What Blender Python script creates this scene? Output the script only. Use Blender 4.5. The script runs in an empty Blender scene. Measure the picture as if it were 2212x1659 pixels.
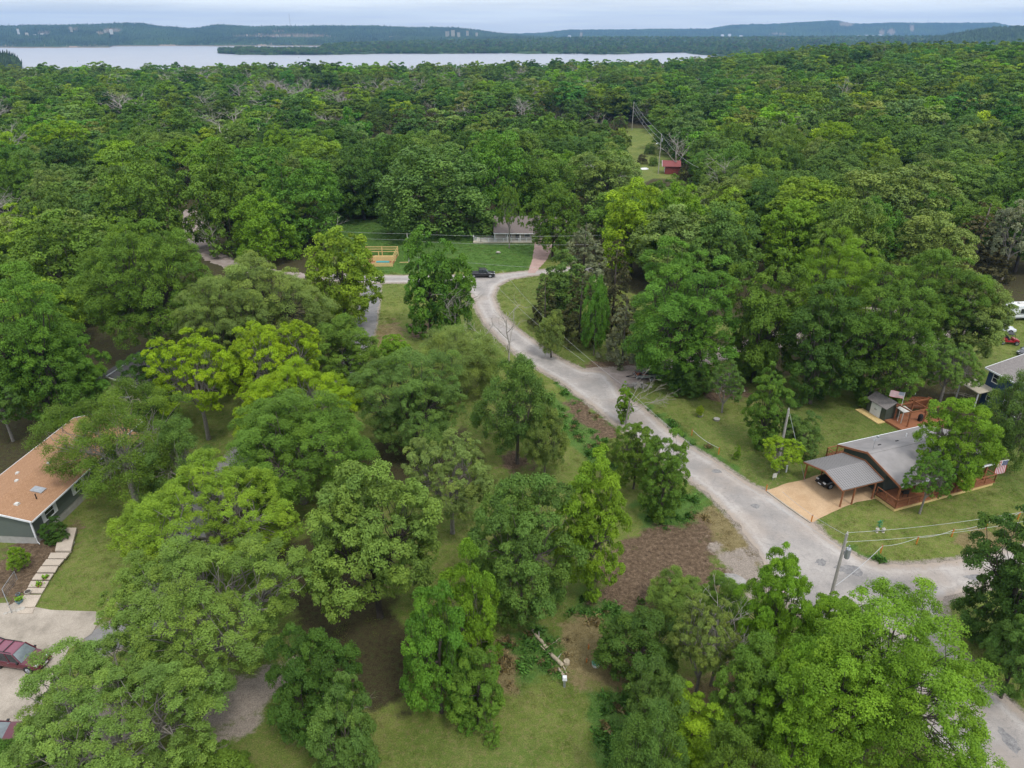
import bpy, math, random
import numpy as np
from mathutils import Vector, Matrix, geometry
R = math.radians
C = bpy.context.scene.collection
scene = bpy.context.scene

# ------------------------------------------------------------------ camera
CAMH = 48.0; PITCH = 26.3; FPX = 1534.0
cam = bpy.data.cameras.new('camera'); cam_o = bpy.data.objects.new('camera', cam); C.objects.link(cam_o)
cam.sensor_width = 36.0; cam.lens = 36.0 * FPX / 2212.0
cam.clip_start = 0.5; cam.clip_end = 60000
cam_o.location = (0, 0, CAMH); cam_o.rotation_euler = (R(90 - PITCH), 0, 0)
scene.camera = cam_o
# ------------------------------------------------------------------ world: overcast sky with a little Nishita blue
SUN_EL = R(58); SUN_ROT = R(150)
world = bpy.data.worlds.new('World'); scene.world = world; world.use_nodes = True
wn = world.node_tree; wn.nodes.clear()
def N(t, ty, **kw):
    n = t.nodes.new(ty)
    for k, v in kw.items():
        if k.startswith('i_'): n.inputs[int(k[2:])].default_value = v
        else: setattr(n, k, v)
    return n
w_out = N(wn, 'ShaderNodeOutputWorld'); w_bg = N(wn, 'ShaderNodeBackground'); w_bg2 = N(wn, 'ShaderNodeBackground')
w_add = N(wn, 'ShaderNodeAddShader')
sky = N(wn, 'ShaderNodeTexSky'); sky.sky_type = 'NISHITA'; sky.sun_disc = False
sky.sun_elevation = SUN_EL; sky.sun_rotation = SUN_ROT
wn.links.new(sky.outputs[0], w_bg.inputs[0]); w_bg.inputs[1].default_value = 0.05
tc = N(wn, 'ShaderNodeTexCoord'); mp = N(wn, 'ShaderNodeMapping'); mp.inputs['Scale'].default_value = (2.2, 2.2, 42)
nz = N(wn, 'ShaderNodeTexNoise'); nz.inputs['Scale'].default_value = 1.6; nz.inputs['Detail'].default_value = 5; nz.inputs['Roughness'].default_value = .55
cr = N(wn, 'ShaderNodeValToRGB')
cr.color_ramp.elements[0].position = .36; cr.color_ramp.elements[0].color = (.62, .63, .67, 1)
cr.color_ramp.elements[1].position = .64; cr.color_ramp.elements[1].color = (.86, .87, .885, 1)
wn.links.new(tc.outputs['Generated'], mp.inputs[0]); wn.links.new(mp.outputs[0], nz.inputs[0]); wn.links.new(nz.outputs[0], cr.inputs[0])
wn.links.new(cr.outputs[0], w_bg2.inputs[0])
# CIE overcast sky: the zenith is about three times as bright as the horizon
sx = N(wn, 'ShaderNodeSeparateXYZ'); wn.links.new(tc.outputs['Generated'], sx.inputs[0])
cl = N(wn, 'ShaderNodeMapRange'); cl.inputs['From Min'].default_value = 0; cl.inputs['From Max'].default_value = 1; cl.inputs['To Min'].default_value = 1.12; cl.inputs['To Max'].default_value = 1.9
wn.links.new(sx.outputs[2], cl.inputs[0]); wn.links.new(cl.outputs[0], w_bg2.inputs[1])
wn.links.new(w_bg.outputs[0], w_add.inputs[0]); wn.links.new(w_bg2.outputs[0], w_add.inputs[1]); wn.links.new(w_add.outputs[0], w_out.inputs[0])
# ------------------------------------------------------------------ sun
sl = bpy.data.lights.new('sun', 'SUN'); sl.energy = 1.9; sl.angle = R(12); sl.color = (1, .97, .91)
so = bpy.data.objects.new('sun', sl); C.objects.link(so)
so.rotation_euler = Vector((math.sin(SUN_ROT) * math.cos(SUN_EL), math.cos(SUN_ROT) * math.cos(SUN_EL), math.sin(SUN_EL))).to_track_quat('Z', 'Y').to_euler()
scene.view_settings.view_transform = 'Standard'; scene.view_settings.look = 'None'
scene.view_settings.exposure = 0.0; scene.view_settings.gamma = 1.0
scene.render.engine = 'CYCLES'
try:
    cy = scene.cycles; cy.max_bounces = 6; cy.diffuse_bounces = 2; cy.glossy_bounces = 2; cy.transmission_bounces = 3; cy.transparent_max_bounces = 8
    cy.volume_bounces = 0; cy.use_denoising = True; cy.caustics_reflective = False; cy.caustics_refractive = False
except Exception: pass

# ------------------------------------------------------------------ projection helpers (a photo point -> a place on the ground)
SP, CP = math.sin(R(PITCH)), math.cos(R(PITCH)); CX, CY = 1106.0, 829.5
def sstep(a, b, x):
    t = np.clip((x - a) / (b - a), 0, 1); return t * t * (3 - 2 * t)
def hgt(x, y):
    r = np.hypot(x, y); az = np.arctan2(x, np.maximum(y, 1e-3))
    rise = sstep(260, 760, r) * (sstep(.19, .45, az) * 19 + 1.0)
    und = sstep(240, 420, r) * (1.6 * np.sin(x / 61 + 1.3) * np.cos(y / 83) + 1.0 * np.sin(x / 29 + y / 37))
    edge = 880 + 60 * np.sin(az * 9) + 120 * sstep(.1, .5, az)
    fall = sstep(edge, edge + 500, r)
    return (rise + und) * (1 - fall) - 45 * fall
def at(u, v, z=0.0):
    a = (u - CX) / FPX; b = (v - CY) / FPX
    dy = CP - b * SP; dz = -(SP + b * CP); t = (z - CAMH) / dz
    return Vector((a * t, dy * t, z))
def G(u, v, dz=0.0):
    z = 0.0
    for _ in range(12):
        p = at(u, v, z + dz); z = float(hgt(p.x, p.y))
    return Vector((p.x, p.y, z + dz))
def pr(x, y, z):
    z = z - CAMH; d = y * CP - z * SP
    return CX + FPX * x / d, CY - FPX * (z * CP + y * SP) / d, d

# ------------------------------------------------------------------ mesh helpers
class MB:
    def __init__(s): s.v = []; s.f = []
    def add(s, vs, fs):
        o = len(s.v); s.v += [tuple(p) for p in vs]; s.f += [tuple(i + o for i in f) for f in fs]; return s
    def box(s, x0, x1, y0, y1, z0, z1, tx=0, ty=0):
        return s.add([(x0, y0, z0), (x1, y0, z0), (x1, y1, z0), (x0, y1, z0), (x0 + tx, y0 + ty, z1), (x1 - tx, y0 + ty, z1), (x1 - tx, y1 - ty, z1), (x0 + tx, y1 - ty, z1)],
              [(0, 3, 2, 1), (4, 5, 6, 7), (0, 1, 5, 4), (1, 2, 6, 5), (2, 3, 7, 6), (3, 0, 4, 7)])
    def bar(s, a, b, w, h=None):
        a = Vector(a); b = Vector(b); h = h or w; d = (b - a).normalized()
        up = Vector((0, 0, 1)) if abs(d.z) < .95 else Vector((1, 0, 0))
        r = d.cross(up).normalized(); u = r.cross(d)
        vs = []
        for p in (a, b):
            for i, j in ((-1, -1), (1, -1), (1, 1), (-1, 1)): vs.append(p + r * i * w / 2 + u * j * h / 2)
        return s.add(vs, [(0, 1, 2, 3), (7, 6, 5, 4), (0, 4, 5, 1), (1, 5, 6, 2), (2, 6, 7, 3), (3, 7, 4, 0)])
    def tube(s, pts, rad, n=6, cap=True):
        pts = [Vector(p) for p in pts]; rs = rad if isinstance(rad, (list, tuple)) else [rad] * len(pts)
        o = len(s.v); prev = None
        for i, p in enumerate(pts):
            d = (pts[min(i + 1, len(pts) - 1)] - pts[max(i - 1, 0)])
            d = d.normalized() if d.length > 1e-9 else Vector((0, 0, 1))
            if prev is None:
                ref = Vector((0, 0, 1)) if abs(d.z) < .9 else Vector((1, 0, 0)); a = d.cross(ref).normalized()
            else:
                a = prev - d * prev.dot(d); a = a.normalized() if a.length > 1e-6 else prev
            prev = a; b = d.cross(a)
            for k in range(n):
                t = 2 * math.pi * k / n; s.v.append(tuple(p + a * math.cos(t) * rs[i] + b * math.sin(t) * rs[i]))
        for i in range(len(pts) - 1):
            for k in range(n):
                q = (k + 1) % n; s.f.append((o + i * n + k, o + i * n + q, o + (i + 1) * n + q, o + (i + 1) * n + k))
        if cap:
            s.f.append(tuple(o + k for k in range(n - 1, -1, -1))); e = o + (len(pts) - 1) * n; s.f.append(tuple(e + k for k in range(n)))
        return s
    def cyl(s, x, y, z0, z1, r0, r1=None, n=12): return s.tube([(x, y, z0), (x, y, z1)], [r0, r0 if r1 is None else r1], n)
    def prism(s, prof, a0, a1, axis='y', inset=0):
        """profile [(p,q)] in the plane normal to axis ('y': x,z ; 'x': y,z ; 'z': x,y), extruded a0..a1"""
        def P(p, q, a): return {'y': (p, a, q), 'x': (a, p, q), 'z': (p, q, a)}[axis]
        n = len(prof)
        return s.add([P(p, q, a0) for p, q in prof] + [P(p, q, a1) for p, q in prof],
              [tuple(range(n)), tuple(range(2 * n - 1, n - 1, -1))] + [(i, i + n, (i + 1) % n + n, (i + 1) % n) for i in range(n)])
    def quad(s, *p): return s.add(p, [tuple(range(len(p)))])
    def slab(s, a, b, c, d, t):
        """four corner points, thickened downwards by t"""
        ps = [Vector(p) for p in (a, b, c, d)]
        return s.add(ps + [p - Vector((0, 0, t)) for p in ps], [(0, 1, 2, 3), (7, 6, 5, 4), (0, 4, 5, 1), (1, 5, 6, 2), (2, 6, 7, 3), (3, 7, 4, 0)])
    def build(s, name, mat=None, parent=None, smooth=False, bevel=0):
        me = bpy.data.meshes.new(name); me.from_pydata(s.v, [], s.f); me.update()
        o = bpy.data.objects.new(name, me); C.objects.link(o)
        if mat: me.materials.append(mat)
        if parent is not None: o.parent = parent
        import bmesh
        bm = bmesh.new(); bm.from_mesh(me); bmesh.ops.recalc_face_normals(bm, faces=bm.faces); bm.to_mesh(me); bm.free()
        if smooth: me.polygons.foreach_set('use_smooth', [True] * len(me.polygons))
        if bevel:
            m = o.modifiers.new('bevel', 'BEVEL'); m.width = bevel; m.segments = 2; m.limit_method = 'ANGLE'; m.angle_limit = R(35)
        return o
def tag(o, label=None, cat=None, group=None, kind=None):
    if label: o['label'] = label
    if cat: o['category'] = cat
    if group: o['group'] = group
    if kind: o['kind'] = kind
    return o
def thing(name, label, cat, loc=(0, 0, 0), rz=0, group=None):
    o = bpy.data.objects.new(name, None); C.objects.link(o); o.empty_display_size = .5
    o.location = loc; o.rotation_euler = (0, 0, rz); return tag(o, label, cat, group)
def copy_tree(o, parent=None):
    c = o.copy(); C.objects.link(c)
    if parent is not None: c.parent = parent
    for ch in list(o.children): copy_tree(ch, c)
    return c

# ------------------------------------------------------------------ materials
def newmat(name):
    m = bpy.data.materials.new(name); m.use_nodes = True; t = m.node_tree
    b = t.nodes['Principled BSDF']; return m, t, b
def noise(t, scale, detail=3, rough=.55, coord=None, sc=None):
    n = N(t, 'ShaderNodeTexNoise'); n.inputs['Scale'].default_value = scale; n.inputs['Detail'].default_value = detail; n.inputs['Roughness'].default_value = rough
    if coord is None:
        g = N(t, 'ShaderNodeTexCoord'); coord = g.outputs['Object']
    if sc:
        m = N(t, 'ShaderNodeMapping'); m.inputs['Scale'].default_value = sc; t.links.new(coord, m.inputs[0]); coord = m.outputs[0]
    t.links.new(coord, n.inputs['Vector']); return n.outputs['Fac']
def ramp(t, fac, stops):
    r = N(t, 'ShaderNodeValToRGB'); e = r.color_ramp.elements
    while len(e) < len(stops): e.new(.5)
    for i, (p, c) in enumerate(stops):
        e[i].position = p; e[i].color = (c[0], c[1], c[2], 1) if not isinstance(c, (int, float)) else (c, c, c, 1)
    t.links.new(fac, r.inputs[0]); return r.outputs[0]
def mix(t, fac, a, b, mode='MIX'):
    m = N(t, 'ShaderNodeMix'); m.data_type = 'RGBA'; m.blend_type = mode
    for s, v in ((m.inputs[0], fac), (m.inputs[6], a), (m.inputs[7], b)):
        if hasattr(v, 'is_linked') or hasattr(v, 'links'): t.links.new(v, s)
        elif isinstance(v, (int, float)): s.default_value = v
        else: s.default_value = (v[0], v[1], v[2], 1)
    return m.outputs[2]
def math_(t, op, a, b=0.0, clamp=False):
    m = N(t, 'ShaderNodeMath'); m.operation = op; m.use_clamp = clamp
    for s, v in ((m.inputs[0], a), (m.inputs[1], b)):
        if hasattr(v, 'links'): t.links.new(v, s)
        else: s.default_value = v
    return m.outputs[0]
def bump(t, b, h, strength=.4, dist=.05):
    n = N(t, 'ShaderNodeBump'); n.inputs['Strength'].default_value = strength; n.inputs['Distance'].default_value = dist
    t.links.new(h, n.inputs['Height']); t.links.new(n.outputs[0], b.inputs['Normal'])
def simple(name, col, rough=.6, var=.25, scale=3.0, metal=0, bmp=0, spec=None, sc=None):
    m, t, b = newmat(name)
    f = noise(t, scale, 4, .6, sc=sc)
    c = ramp(t, f, [(.3, [x * (1 - var) for x in col]), (.7, [min(1, x * (1 + var)) for x in col])])
    t.links.new(c, b.inputs['Base Color']); b.inputs['Roughness'].default_value = rough; b.inputs['Metallic'].default_value = metal
    if spec is not None: b.inputs['Specular IOR Level'].default_value = spec
    if bmp: bump(t, b, f, bmp, .05)
    return m
M = {}
def paint(name, col, rough=.3):
    m, t, b = newmat(name); f = noise(t, 2.5, 4, .6)
    c = ramp(t, f, [(.35, [x * .88 for x in col]), (.7, [min(1, x * 1.08) for x in col])]); t.links.new(c, b.inputs['Base Color'])
    b.inputs['Roughness'].default_value = rough; b.inputs['Coat Weight'].default_value = .6; b.inputs['Coat Roughness'].default_value = .12; return m
M['white'] = simple('white_paint', (.72, .73, .74), .5, .08, 2)
M['dirty_white'] = simple('dirty_white', (.55, .54, .50), .6, .15, 2)
M['red_wood'] = simple('red_stained_wood', (.27, .105, .045), .65, .3, 4, sc=(1, 1, 6), bmp=.2)
M['tan_wood'] = simple('fresh_pine_wood', (.62, .45, .19), .7, .22, 4, sc=(1, 1, 5))
M['grey_wood'] = simple('weathered_pole_wood', (.36, .335, .30), .85, .3, 3, sc=(6, 6, .6), bmp=.3)
M['log'] = simple('bleached_log_wood', (.42, .35, .25), .9, .3, 5, bmp=.4)
M['green_siding'] = simple('dark_green_siding', (.055, .07, .055), .6, .15, 2)
M['black'] = simple('black_plastic', (.015, .015, .017), .5, .2, 3)
M['rubber'] = simple('tyre_rubber', (.022, .022, .022), .85, .2, 6)
M['steel'] = simple('galvanised_steel', (.42, .44, .46), .4, .15, 3, metal=.6)
M['glass'] = simple('dark_window_glass', (.02, .025, .03), .08, .3, 1.2, spec=.8)
M['glass_light'] = simple('windscreen_glass_painted_sky', (.16, .19, .20), .06, .3, 1.5, spec=.9)  # sky reflection painted in as a paler base colour than the window glass
M['wire'] = simple('aluminium_wire', (.45, .46, .46), .5, .1, 1)
M['bark'] = simple('grey_bark', (.125, .105, .085), .9, .4, 3, sc=(1, 1, .4), bmp=.5)
M['bark_dark'] = simple('dark_bark', (.06, .048, .038), .9, .4, 3, sc=(1, 1, .4), bmp=.5)
M['bark_pale'] = simple('pale_grey_bark', (.22, .20, .17), .9, .3, 3, bmp=.4)
M['dead_wood'] = simple('bleached_dead_wood', (.34, .31, .27), .85, .25, 3)
M['stone'] = simple('pale_stone', (.40, .37, .32), .9, .3, 4, bmp=.4)
M['terracotta'] = simple('terracotta', (.28, .10, .05), .8, .2, 4)
M['blue_glaze'] = simple('blue_glazed_pot', (.12, .22, .27), .4, .2, 4)
M['orange'] = simple('orange_paint', (.55, .20, .03), .5, .15, 4)
M['yellow'] = simple('yellow_paint', (.65, .42, .03), .45, .1, 4)
M['teal'] = simple('teal_plastic', (.03, .30, .33), .5, .1, 4)
M['chrome'] = simple('chrome_trim', (.6, .6, .62), .2, .05, 3, metal=1)
M['lamp'] = simple('headlight_glass', (.62, .64, .66), .12, .1, 3, spec=.8)
M['maroon'] = paint('maroon_car_paint', (.10, .006, .018))
M['maroon_roof'] = paint('paler_maroon_roof_paint', (.19, .045, .075), .35)  # roof panel paler and pinker than the maroon body
M['car_black'] = paint('black_car_paint', (.012, .012, .014))
M['car_dark'] = paint('dark_grey_car_paint', (.045, .047, .055))
M['car_white'] = paint('white_car_paint', (.62, .64, .66))
M['car_red'] = paint('red_plastic_bodywork', (.35, .012, .02))
def shingle(name, a, b2, sx=9, sy=3.2, rough=.9):
    m, t, b = newmat(name); g = N(t, 'ShaderNodeTexCoord')
    br = N(t, 'ShaderNodeTexBrick'); br.inputs['Scale'].default_value = 1.0
    br.inputs['Brick Width'].default_value = .34; br.inputs['Row Height'].default_value = .16; br.inputs['Mortar Size'].default_value = .012
    br.inputs['Color1'].default_value = (*a, 1); br.inputs['Color2'].default_value = (*b2, 1); br.inputs['Mortar'].default_value = (*[x * .55 for x in a], 1); br.inputs['Bias'].default_value = -.1
    t.links.new(g.outputs['Object'], br.inputs['Vector'])
    f = noise(t, .7, 5, .65); f2 = noise(t, 14, 2)
    c = mix(t, ramp(t, f, [(.35, 0.0), (.7, .35)]), br.outputs[0], [x * .72 for x in a])
    c = mix(t, .35, c, ramp(t, f2, [(.3, [x * .6 for x in a]), (.7, [x * 1.3 for x in b2])]))
    t.links.new(c, b.inputs['Base Color']); b.inputs['Roughness'].default_value = rough; b.inputs['Specular IOR Level'].default_value = .2
    bump(t, b, f2, .3, .02); return m
M['roof_orange'] = shingle('tan_orange_shingles', (.33, .185, .10), (.43, .25, .145))
M['roof_grey'] = shingle('weathered_grey_shingles', (.20, .18, .17), (.29, .265, .25))
M['roof_dark'] = shingle('charcoal_shingles', (.055, .055, .055), (.085, .085, .085))
M['roof_mauve'] = shingle('mauve_shingles', (.165, .135, .125), (.20, .165, .15))
M['roof_slate'] = simple('smooth_grey_membrane_roof', (.25, .235, .228), .8, .14, .8)
def siding(name, col, step=.16, axis='Z'):
    m, t, b = newmat(name); g = N(t, 'ShaderNodeTexCoord'); w = N(t, 'ShaderNodeTexWave'); w.wave_type = 'BANDS'; w.bands_direction = axis; w.wave_profile = 'SAW'
    w.inputs['Scale'].default_value = .314 / step; w.inputs['Distortion'].default_value = 0
    t.links.new(g.outputs['Object'], w.inputs[0]); f = noise(t, 1.5, 4)
    c = ramp(t, w.outputs[1], [(0, [x * .55 for x in col]), (.18, col), (1, [x * 1.1 for x in col])])
    c = mix(t, ramp(t, f, [(.4, 0.0), (.8, .3)]), c, [x * .8 for x in col]); t.links.new(c, b.inputs['Base Color']); b.inputs['Roughness'].default_value = .6
    bump(t, b, w.outputs[1], .3, .02); return m
M['sage'] = siding('sage_green_clapboard', (.115, .135, .12))
M['navy'] = siding('navy_blue_clapboard', (.02, .055, .125))
M['beige_siding'] = siding('beige_clapboard', (.36, .33, .26))
M['cream_wall'] = simple('cream_wall', (.48, .43, .33), .8, .12, 1.2)
M['block'] = simple('concrete_block', (.34, .33, .30), .9, .15, 2)
M['corr'] = siding('corrugated_grey_metal', (.23, .22, .215), .30, 'Y'); M['corr'].node_tree.nodes['Principled BSDF'].inputs['Roughness'].default_value = .5
M['red_metal'] = siding('red_ribbed_metal', (.22, .045, .04), .3, 'Y')
M['deck'] = siding('red_stained_deck_boards', (.30, .12, .055), .15, 'X')
def cover(name, stops, big=.5, fine=18, rough=.95, streak=None, bm=.5, bd=.03):
    m, t, b = newmat(name); f = noise(t, big, 6, .65); f2 = noise(t, fine, 3, .7)
    c = ramp(t, f, stops); c = mix(t, .45, c, ramp(t, f2, [(.3, .25), (.7, .85)]), 'OVERLAY')
    t.links.new(c, b.inputs['Base Color']); b.inputs['Roughness'].default_value = rough; b.inputs['Specular IOR Level'].default_value = .15
    bump(t, b, f2, bm, bd); return m
# road: pale worn chip-seal with wheel tracks, tan gravel at the sides, cracks and stains
def road_mat():
    m, t, b = newmat('worn_pale_asphalt'); a = N(t, 'ShaderNodeAttribute'); a.attribute_name = 'edge'
    f = noise(t, .22, 6, .7); f1 = noise(t, 1.4, 5, .7); f2 = noise(t, 22, 2, .6)
    c = ramp(t, f, [(.30, (.23, .215, .20)), (.5, (.335, .305, .28)), (.68, (.43, .395, .36))])
    c = mix(t, ramp(t, f1, [(.45, 0.0), (.75, .5)]), c, (.26, .245, .235))
    ac = N(t, 'ShaderNodeAttribute'); ac.attribute_name = 'across'; wd = math_(t, 'ADD', ac.outputs['Fac'], math_(t, 'MULTIPLY', math_(t, 'SUBTRACT', f1, .5), 1.2))
    trk = ramp(t, math_(t, 'MULTIPLY', wd, .25), [(.12, 0.0), (.27, .55), (.36, .1), (.52, .0)]); c = mix(t, trk, c, (.47, .435, .40))
    ctr = ramp(t, math_(t, 'MULTIPLY', wd, .25), [(.42, 0.0), (.62, .45), (1.0, .2)]); c = mix(t, ctr, c, (.24, .225, .21))
    e = math_(t, 'ADD', a.outputs['Fac'], math_(t, 'MULTIPLY', f1, .9))
    c = mix(t, ramp(t, e, [(.55, .75), (1.15, 0.0)]), c, (.35, .285, .225))
    c = mix(t, .3, c, ramp(t, f2, [(.3, .3), (.7, .8)]), 'OVERLAY')
    fw = noise(t, .10, 3, .6); c = mix(t, ramp(t, fw, [(.5, 0.0), (.62, .35)]), c, (.33, .265, .21))
    f4 = noise(t, 3.2, 4, .75); c = mix(t, ramp(t, f4, [(.56, 0.0), (.72, .55)]), c, (.17, .165, .16))
    v = N(t, 'ShaderNodeTexVoronoi'); v.feature = 'DISTANCE_TO_EDGE'; v.inputs['Scale'].default_value = .42
    g = N(t, 'ShaderNodeTexCoord'); mp_ = N(t, 'ShaderNodeMix'); mp_.data_type = 'VECTOR'
    n2 = N(t, 'ShaderNodeTexNoise'); n2.inputs['Scale'].default_value = .9; t.links.new(g.outputs['Object'], n2.inputs[0])
    va = N(t, 'ShaderNodeVectorMath'); va.operation = 'MULTIPLY_ADD'; t.links.new(n2.outputs[1], va.inputs[0]); va.inputs[1].default_value = (2.5, 2.5, 0); t.links.new(g.outputs['Object'], va.inputs[2])
    t.links.new(va.outputs[0], v.inputs['Vector'])
    c = mix(t, ramp(t, v.outputs['Distance'], [(0.0, .25), (.02, 0.0)]), c, (.12, .12, .12))
    t.links.new(c, b.inputs['Base Color']); b.inputs['Roughness'].default_value = .9; b.inputs['Specular IOR Level'].default_value = .2; bump(t, b, f2, .3, .02); return m
M['road'] = road_mat()
M['asphalt'] = cover('grey_asphalt', [(.35, (.17, .165, .16)), (.65, (.26, .25, .24))], .5, 20)
M['patch'] = cover('dark_asphalt_patch', [(.35, (.15, .145, .145)), (.65, (.27, .26, .25))], 2.5, 14)
M['drive_dirt'] = cover('dirt_and_gravel', [(.35, (.24, .19, .165)), (.65, (.36, .305, .27))], .6, 16)
M['pea_gravel'] = cover('golden_pea_gravel', [(.3, (.40, .265, .15)), (.7, (.52, .37, .23))], .5, 22)
M['gravel_pile'] = cover('grey_gravel', [(.35, (.22, .21, .195)), (.65, (.33, .31, .29))], 1.2, 20)
M['concrete'] = cover('stained_concrete', [(.3, (.24, .21, .17)), (.5, (.35, .305, .25)), (.7, (.43, .375, .31))], .45, 18)
M['paver'] = cover('concrete_step', [(.3, (.38, .32, .26)), (.7, (.48, .41, .33))], .9, 18)
M['pink_drive'] = cover('pinkish_concrete', [(.3, (.34, .23, .20)), (.7, (.44, .31, .27))], .5, 16)

def ground_mat():
    m, t, b = newmat('grass_and_earth'); a = N(t, 'ShaderNodeAttribute'); a.attribute_name = 'zone'; s = N(t, 'ShaderNodeSeparateColor'); t.links.new(a.outputs['Color'], s.inputs[0])
    a2 = N(t, 'ShaderNodeAttribute'); a2.attribute_name = 'zone2'; s2 = N(t, 'ShaderNodeSeparateColor'); t.links.new(a2.outputs['Color'], s2.inputs[0])
    f0 = noise(t, .055, 4, .6); f1 = noise(t, .35, 6, .7); f2 = noise(t, 2.2, 5, .75); f3 = noise(t, 11, 3, .7)
    lawn = ramp(t, f1, [(.3, (.105, .15, .026)), (.5, (.15, .195, .04)), (.7, (.22, .225, .07))])
    lawn = mix(t, ramp(t, f0, [(.4, 0.0), (.6, .6)]), lawn, (.085, .14, .028))
    lawn = mix(t, ramp(t, f2, [(.47, 0.0), (.68, .7)]), lawn, (.235, .19, .09))
    lush = ramp(t, f2, [(.3, (.06, .125, .026)), (.7, (.12, .21, .045))])
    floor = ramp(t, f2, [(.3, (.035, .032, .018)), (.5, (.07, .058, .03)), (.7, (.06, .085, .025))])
    dirt = ramp(t, f2, [(.3, (.055, .037, .024)), (.5, (.135, .094, .06)), (.7, (.23, .165, .11))])
    dry = ramp(t, f2, [(.3, (.17, .135, .06)), (.7, (.27, .22, .11))])
    grav = ramp(t, f2, [(.3, (.24, .20, .165)), (.7, (.36, .31, .26))])
    def th(z, lo=.78, hi=1.0, k=1.05):
        n_ = math_(t, 'ADD', math_(t, 'MULTIPLY', f2, k * .6), math_(t, 'MULTIPLY', f1, k * .4)); e = math_(t, 'ADD', z, n_)
        return ramp(t, e, [(lo, 0.0), (hi, 1.0)])
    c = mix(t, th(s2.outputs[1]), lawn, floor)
    c = mix(t, th(s.outputs[1]), c, lush)
    c = mix(t, th(s2.outputs[0]), c, dry)
    c = mix(t, th(s.outputs[0]), c, dirt)
    c = mix(t, th(s.outputs[2]), c, grav)
    c = mix(t, .65, c, ramp(t, f3, [(.3, .18), (.72, .85)]), 'OVERLAY')
    t.links.new(c, b.inputs['Base Color']); b.inputs['Roughness'].default_value = 1; b.inputs['Specular IOR Level'].default_value = .1
    h = math_(t, 'ADD', f3, math_(t, 'MULTIPLY', f2, 1.5)); bump(t, b, h, .8, .12); return m
M['ground'] = ground_mat()

def leaf_mat(name, inst):
    m, t, b = newmat(name)
    if inst:
        a = N(t, 'ShaderNodeAttribute'); a.attribute_type = 'INSTANCER'; a.attribute_name = 'tint'; base = a.outputs['Color']
    else:
        a = N(t, 'ShaderNodeObjectInfo'); base = a.outputs['Color']
    v = N(t, 'ShaderNodeAttribute'); v.attribute_name = 'var'; s = N(t, 'ShaderNodeSeparateColor'); t.links.new(v.outputs['Color'], s.inputs[0])
    k = ramp(t, s.outputs[0], [(0, .46), (1, .98)])
    c = mix(t, 1.0, base, k, 'MULTIPLY')
    c = mix(t, math_(t, 'MULTIPLY', s.outputs[1], .42), c, mix(t, 1.0, base, (1.38, 1.2, .75), 'MULTIPLY'))
    c = mix(t, math_(t, 'MULTIPLY', s.outputs[2], .35), c, mix(t, 1.0, base, (.55, .75, 1.0), 'MULTIPLY'))
    t.links.new(c, b.inputs['Base Color']); b.inputs['Roughness'].default_value = .6; b.inputs['Specular IOR Level'].default_value = .14
    tr = N(t, 'ShaderNodeBsdfTranslucent'); tc_ = mix(t, 1.0, c, (1.2, 1.25, .5), 'MULTIPLY'); t.links.new(tc_, tr.inputs[0])
    ms = N(t, 'ShaderNodeMixShader'); ms.inputs[0].default_value = .2; t.links.new(b.outputs[0], ms.inputs[1]); t.links.new(tr.outputs[0], ms.inputs[2])
    t.links.new(ms.outputs[0], t.nodes['Material Output'].inputs[0]); return m
M['leaf'] = leaf_mat('leaves', False); M['leaf_i'] = leaf_mat('forest_leaves', True)

# ------------------------------------------------------------------ terrain and roads
rng = np.random.default_rng(7)
def poly(pts): return [tuple(G(u, v)[:2]) for u, v in pts]
def inside_dist(P, pg):
    """signed distance (positive inside) of points P (n,2) to polygon"""
    x, y = P[:, 0], P[:, 1]; ins = np.zeros(len(P), bool); dm = np.full(len(P), 1e9)
    n = len(pg)
    for i in range(n):
        x1, y1 = pg[i]; x2, y2 = pg[(i + 1) % n]
        c = ((y1 > y) != (y2 > y)) & (x < (x2 - x1) * (y - y1) / ((y2 - y1) if y2 != y1 else 1e-9) + x1); ins ^= c
        L = (x2 - x1) ** 2 + (y2 - y1) ** 2 + 1e-9; t = np.clip(((x - x1) * (x2 - x1) + (y - y1) * (y2 - y1)) / L, 0, 1)
        dm = np.minimum(dm, np.hypot(x - x1 - t * (x2 - x1), y - y1 - t * (y2 - y1)))
    return np.where(ins, dm, -dm)
ROAD = poly([(700, 590), (790, 594), (870, 595), (1000, 594), (1075, 592), (1140, 585), (1300, 570), (1300, 585), (1180, 592), (1140, 597), (1100, 604), (1075, 618), (1066, 640), (1078, 672), (1110, 705), (1160, 742), (1210, 775), (1262, 800), (1310, 803), (1330, 830), (1345, 855), (1392, 882), (1440, 925), (1490, 962), (1560, 1005), (1610, 1040), (1660, 1064), (1755, 1128), (1790, 1165), (1850, 1202), (1900, 1219), (1980, 1219), (2060, 1211), (2150, 1195), (2240, 1175), (2300, 1160), (2300, 1240), (2212, 1262), (2130, 1268), (2060, 1285), (2032, 1300), (2045, 1345), (2070, 1400), (2130, 1470), (2212, 1545), (2300, 1620), (2300, 1760), (2150, 1700), (2000, 1600), (1830, 1430), (1700, 1300), (1640, 1200), (1600, 1140), (1540, 1075), (1480, 1030), (1400, 965), (1345, 928), (1300, 893), (1210, 825), (1130, 778), (1085, 738), (1048, 700), (1028, 665), (1016, 635), (1005, 618), (940, 612), (870, 611), (815, 612), (700, 606)])
SIDE = poly([(1255, 798), (1300, 797), (1370, 793), (1440, 782), (1520, 760), (1620, 735), (1750, 700), (1850, 670), (1990, 650), (2080, 690), (2090, 740), (2010, 760), (1900, 720), (1750, 735), (1600, 765), (1450, 803), (1400, 822), (1345, 838), (1325, 842)])
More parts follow.
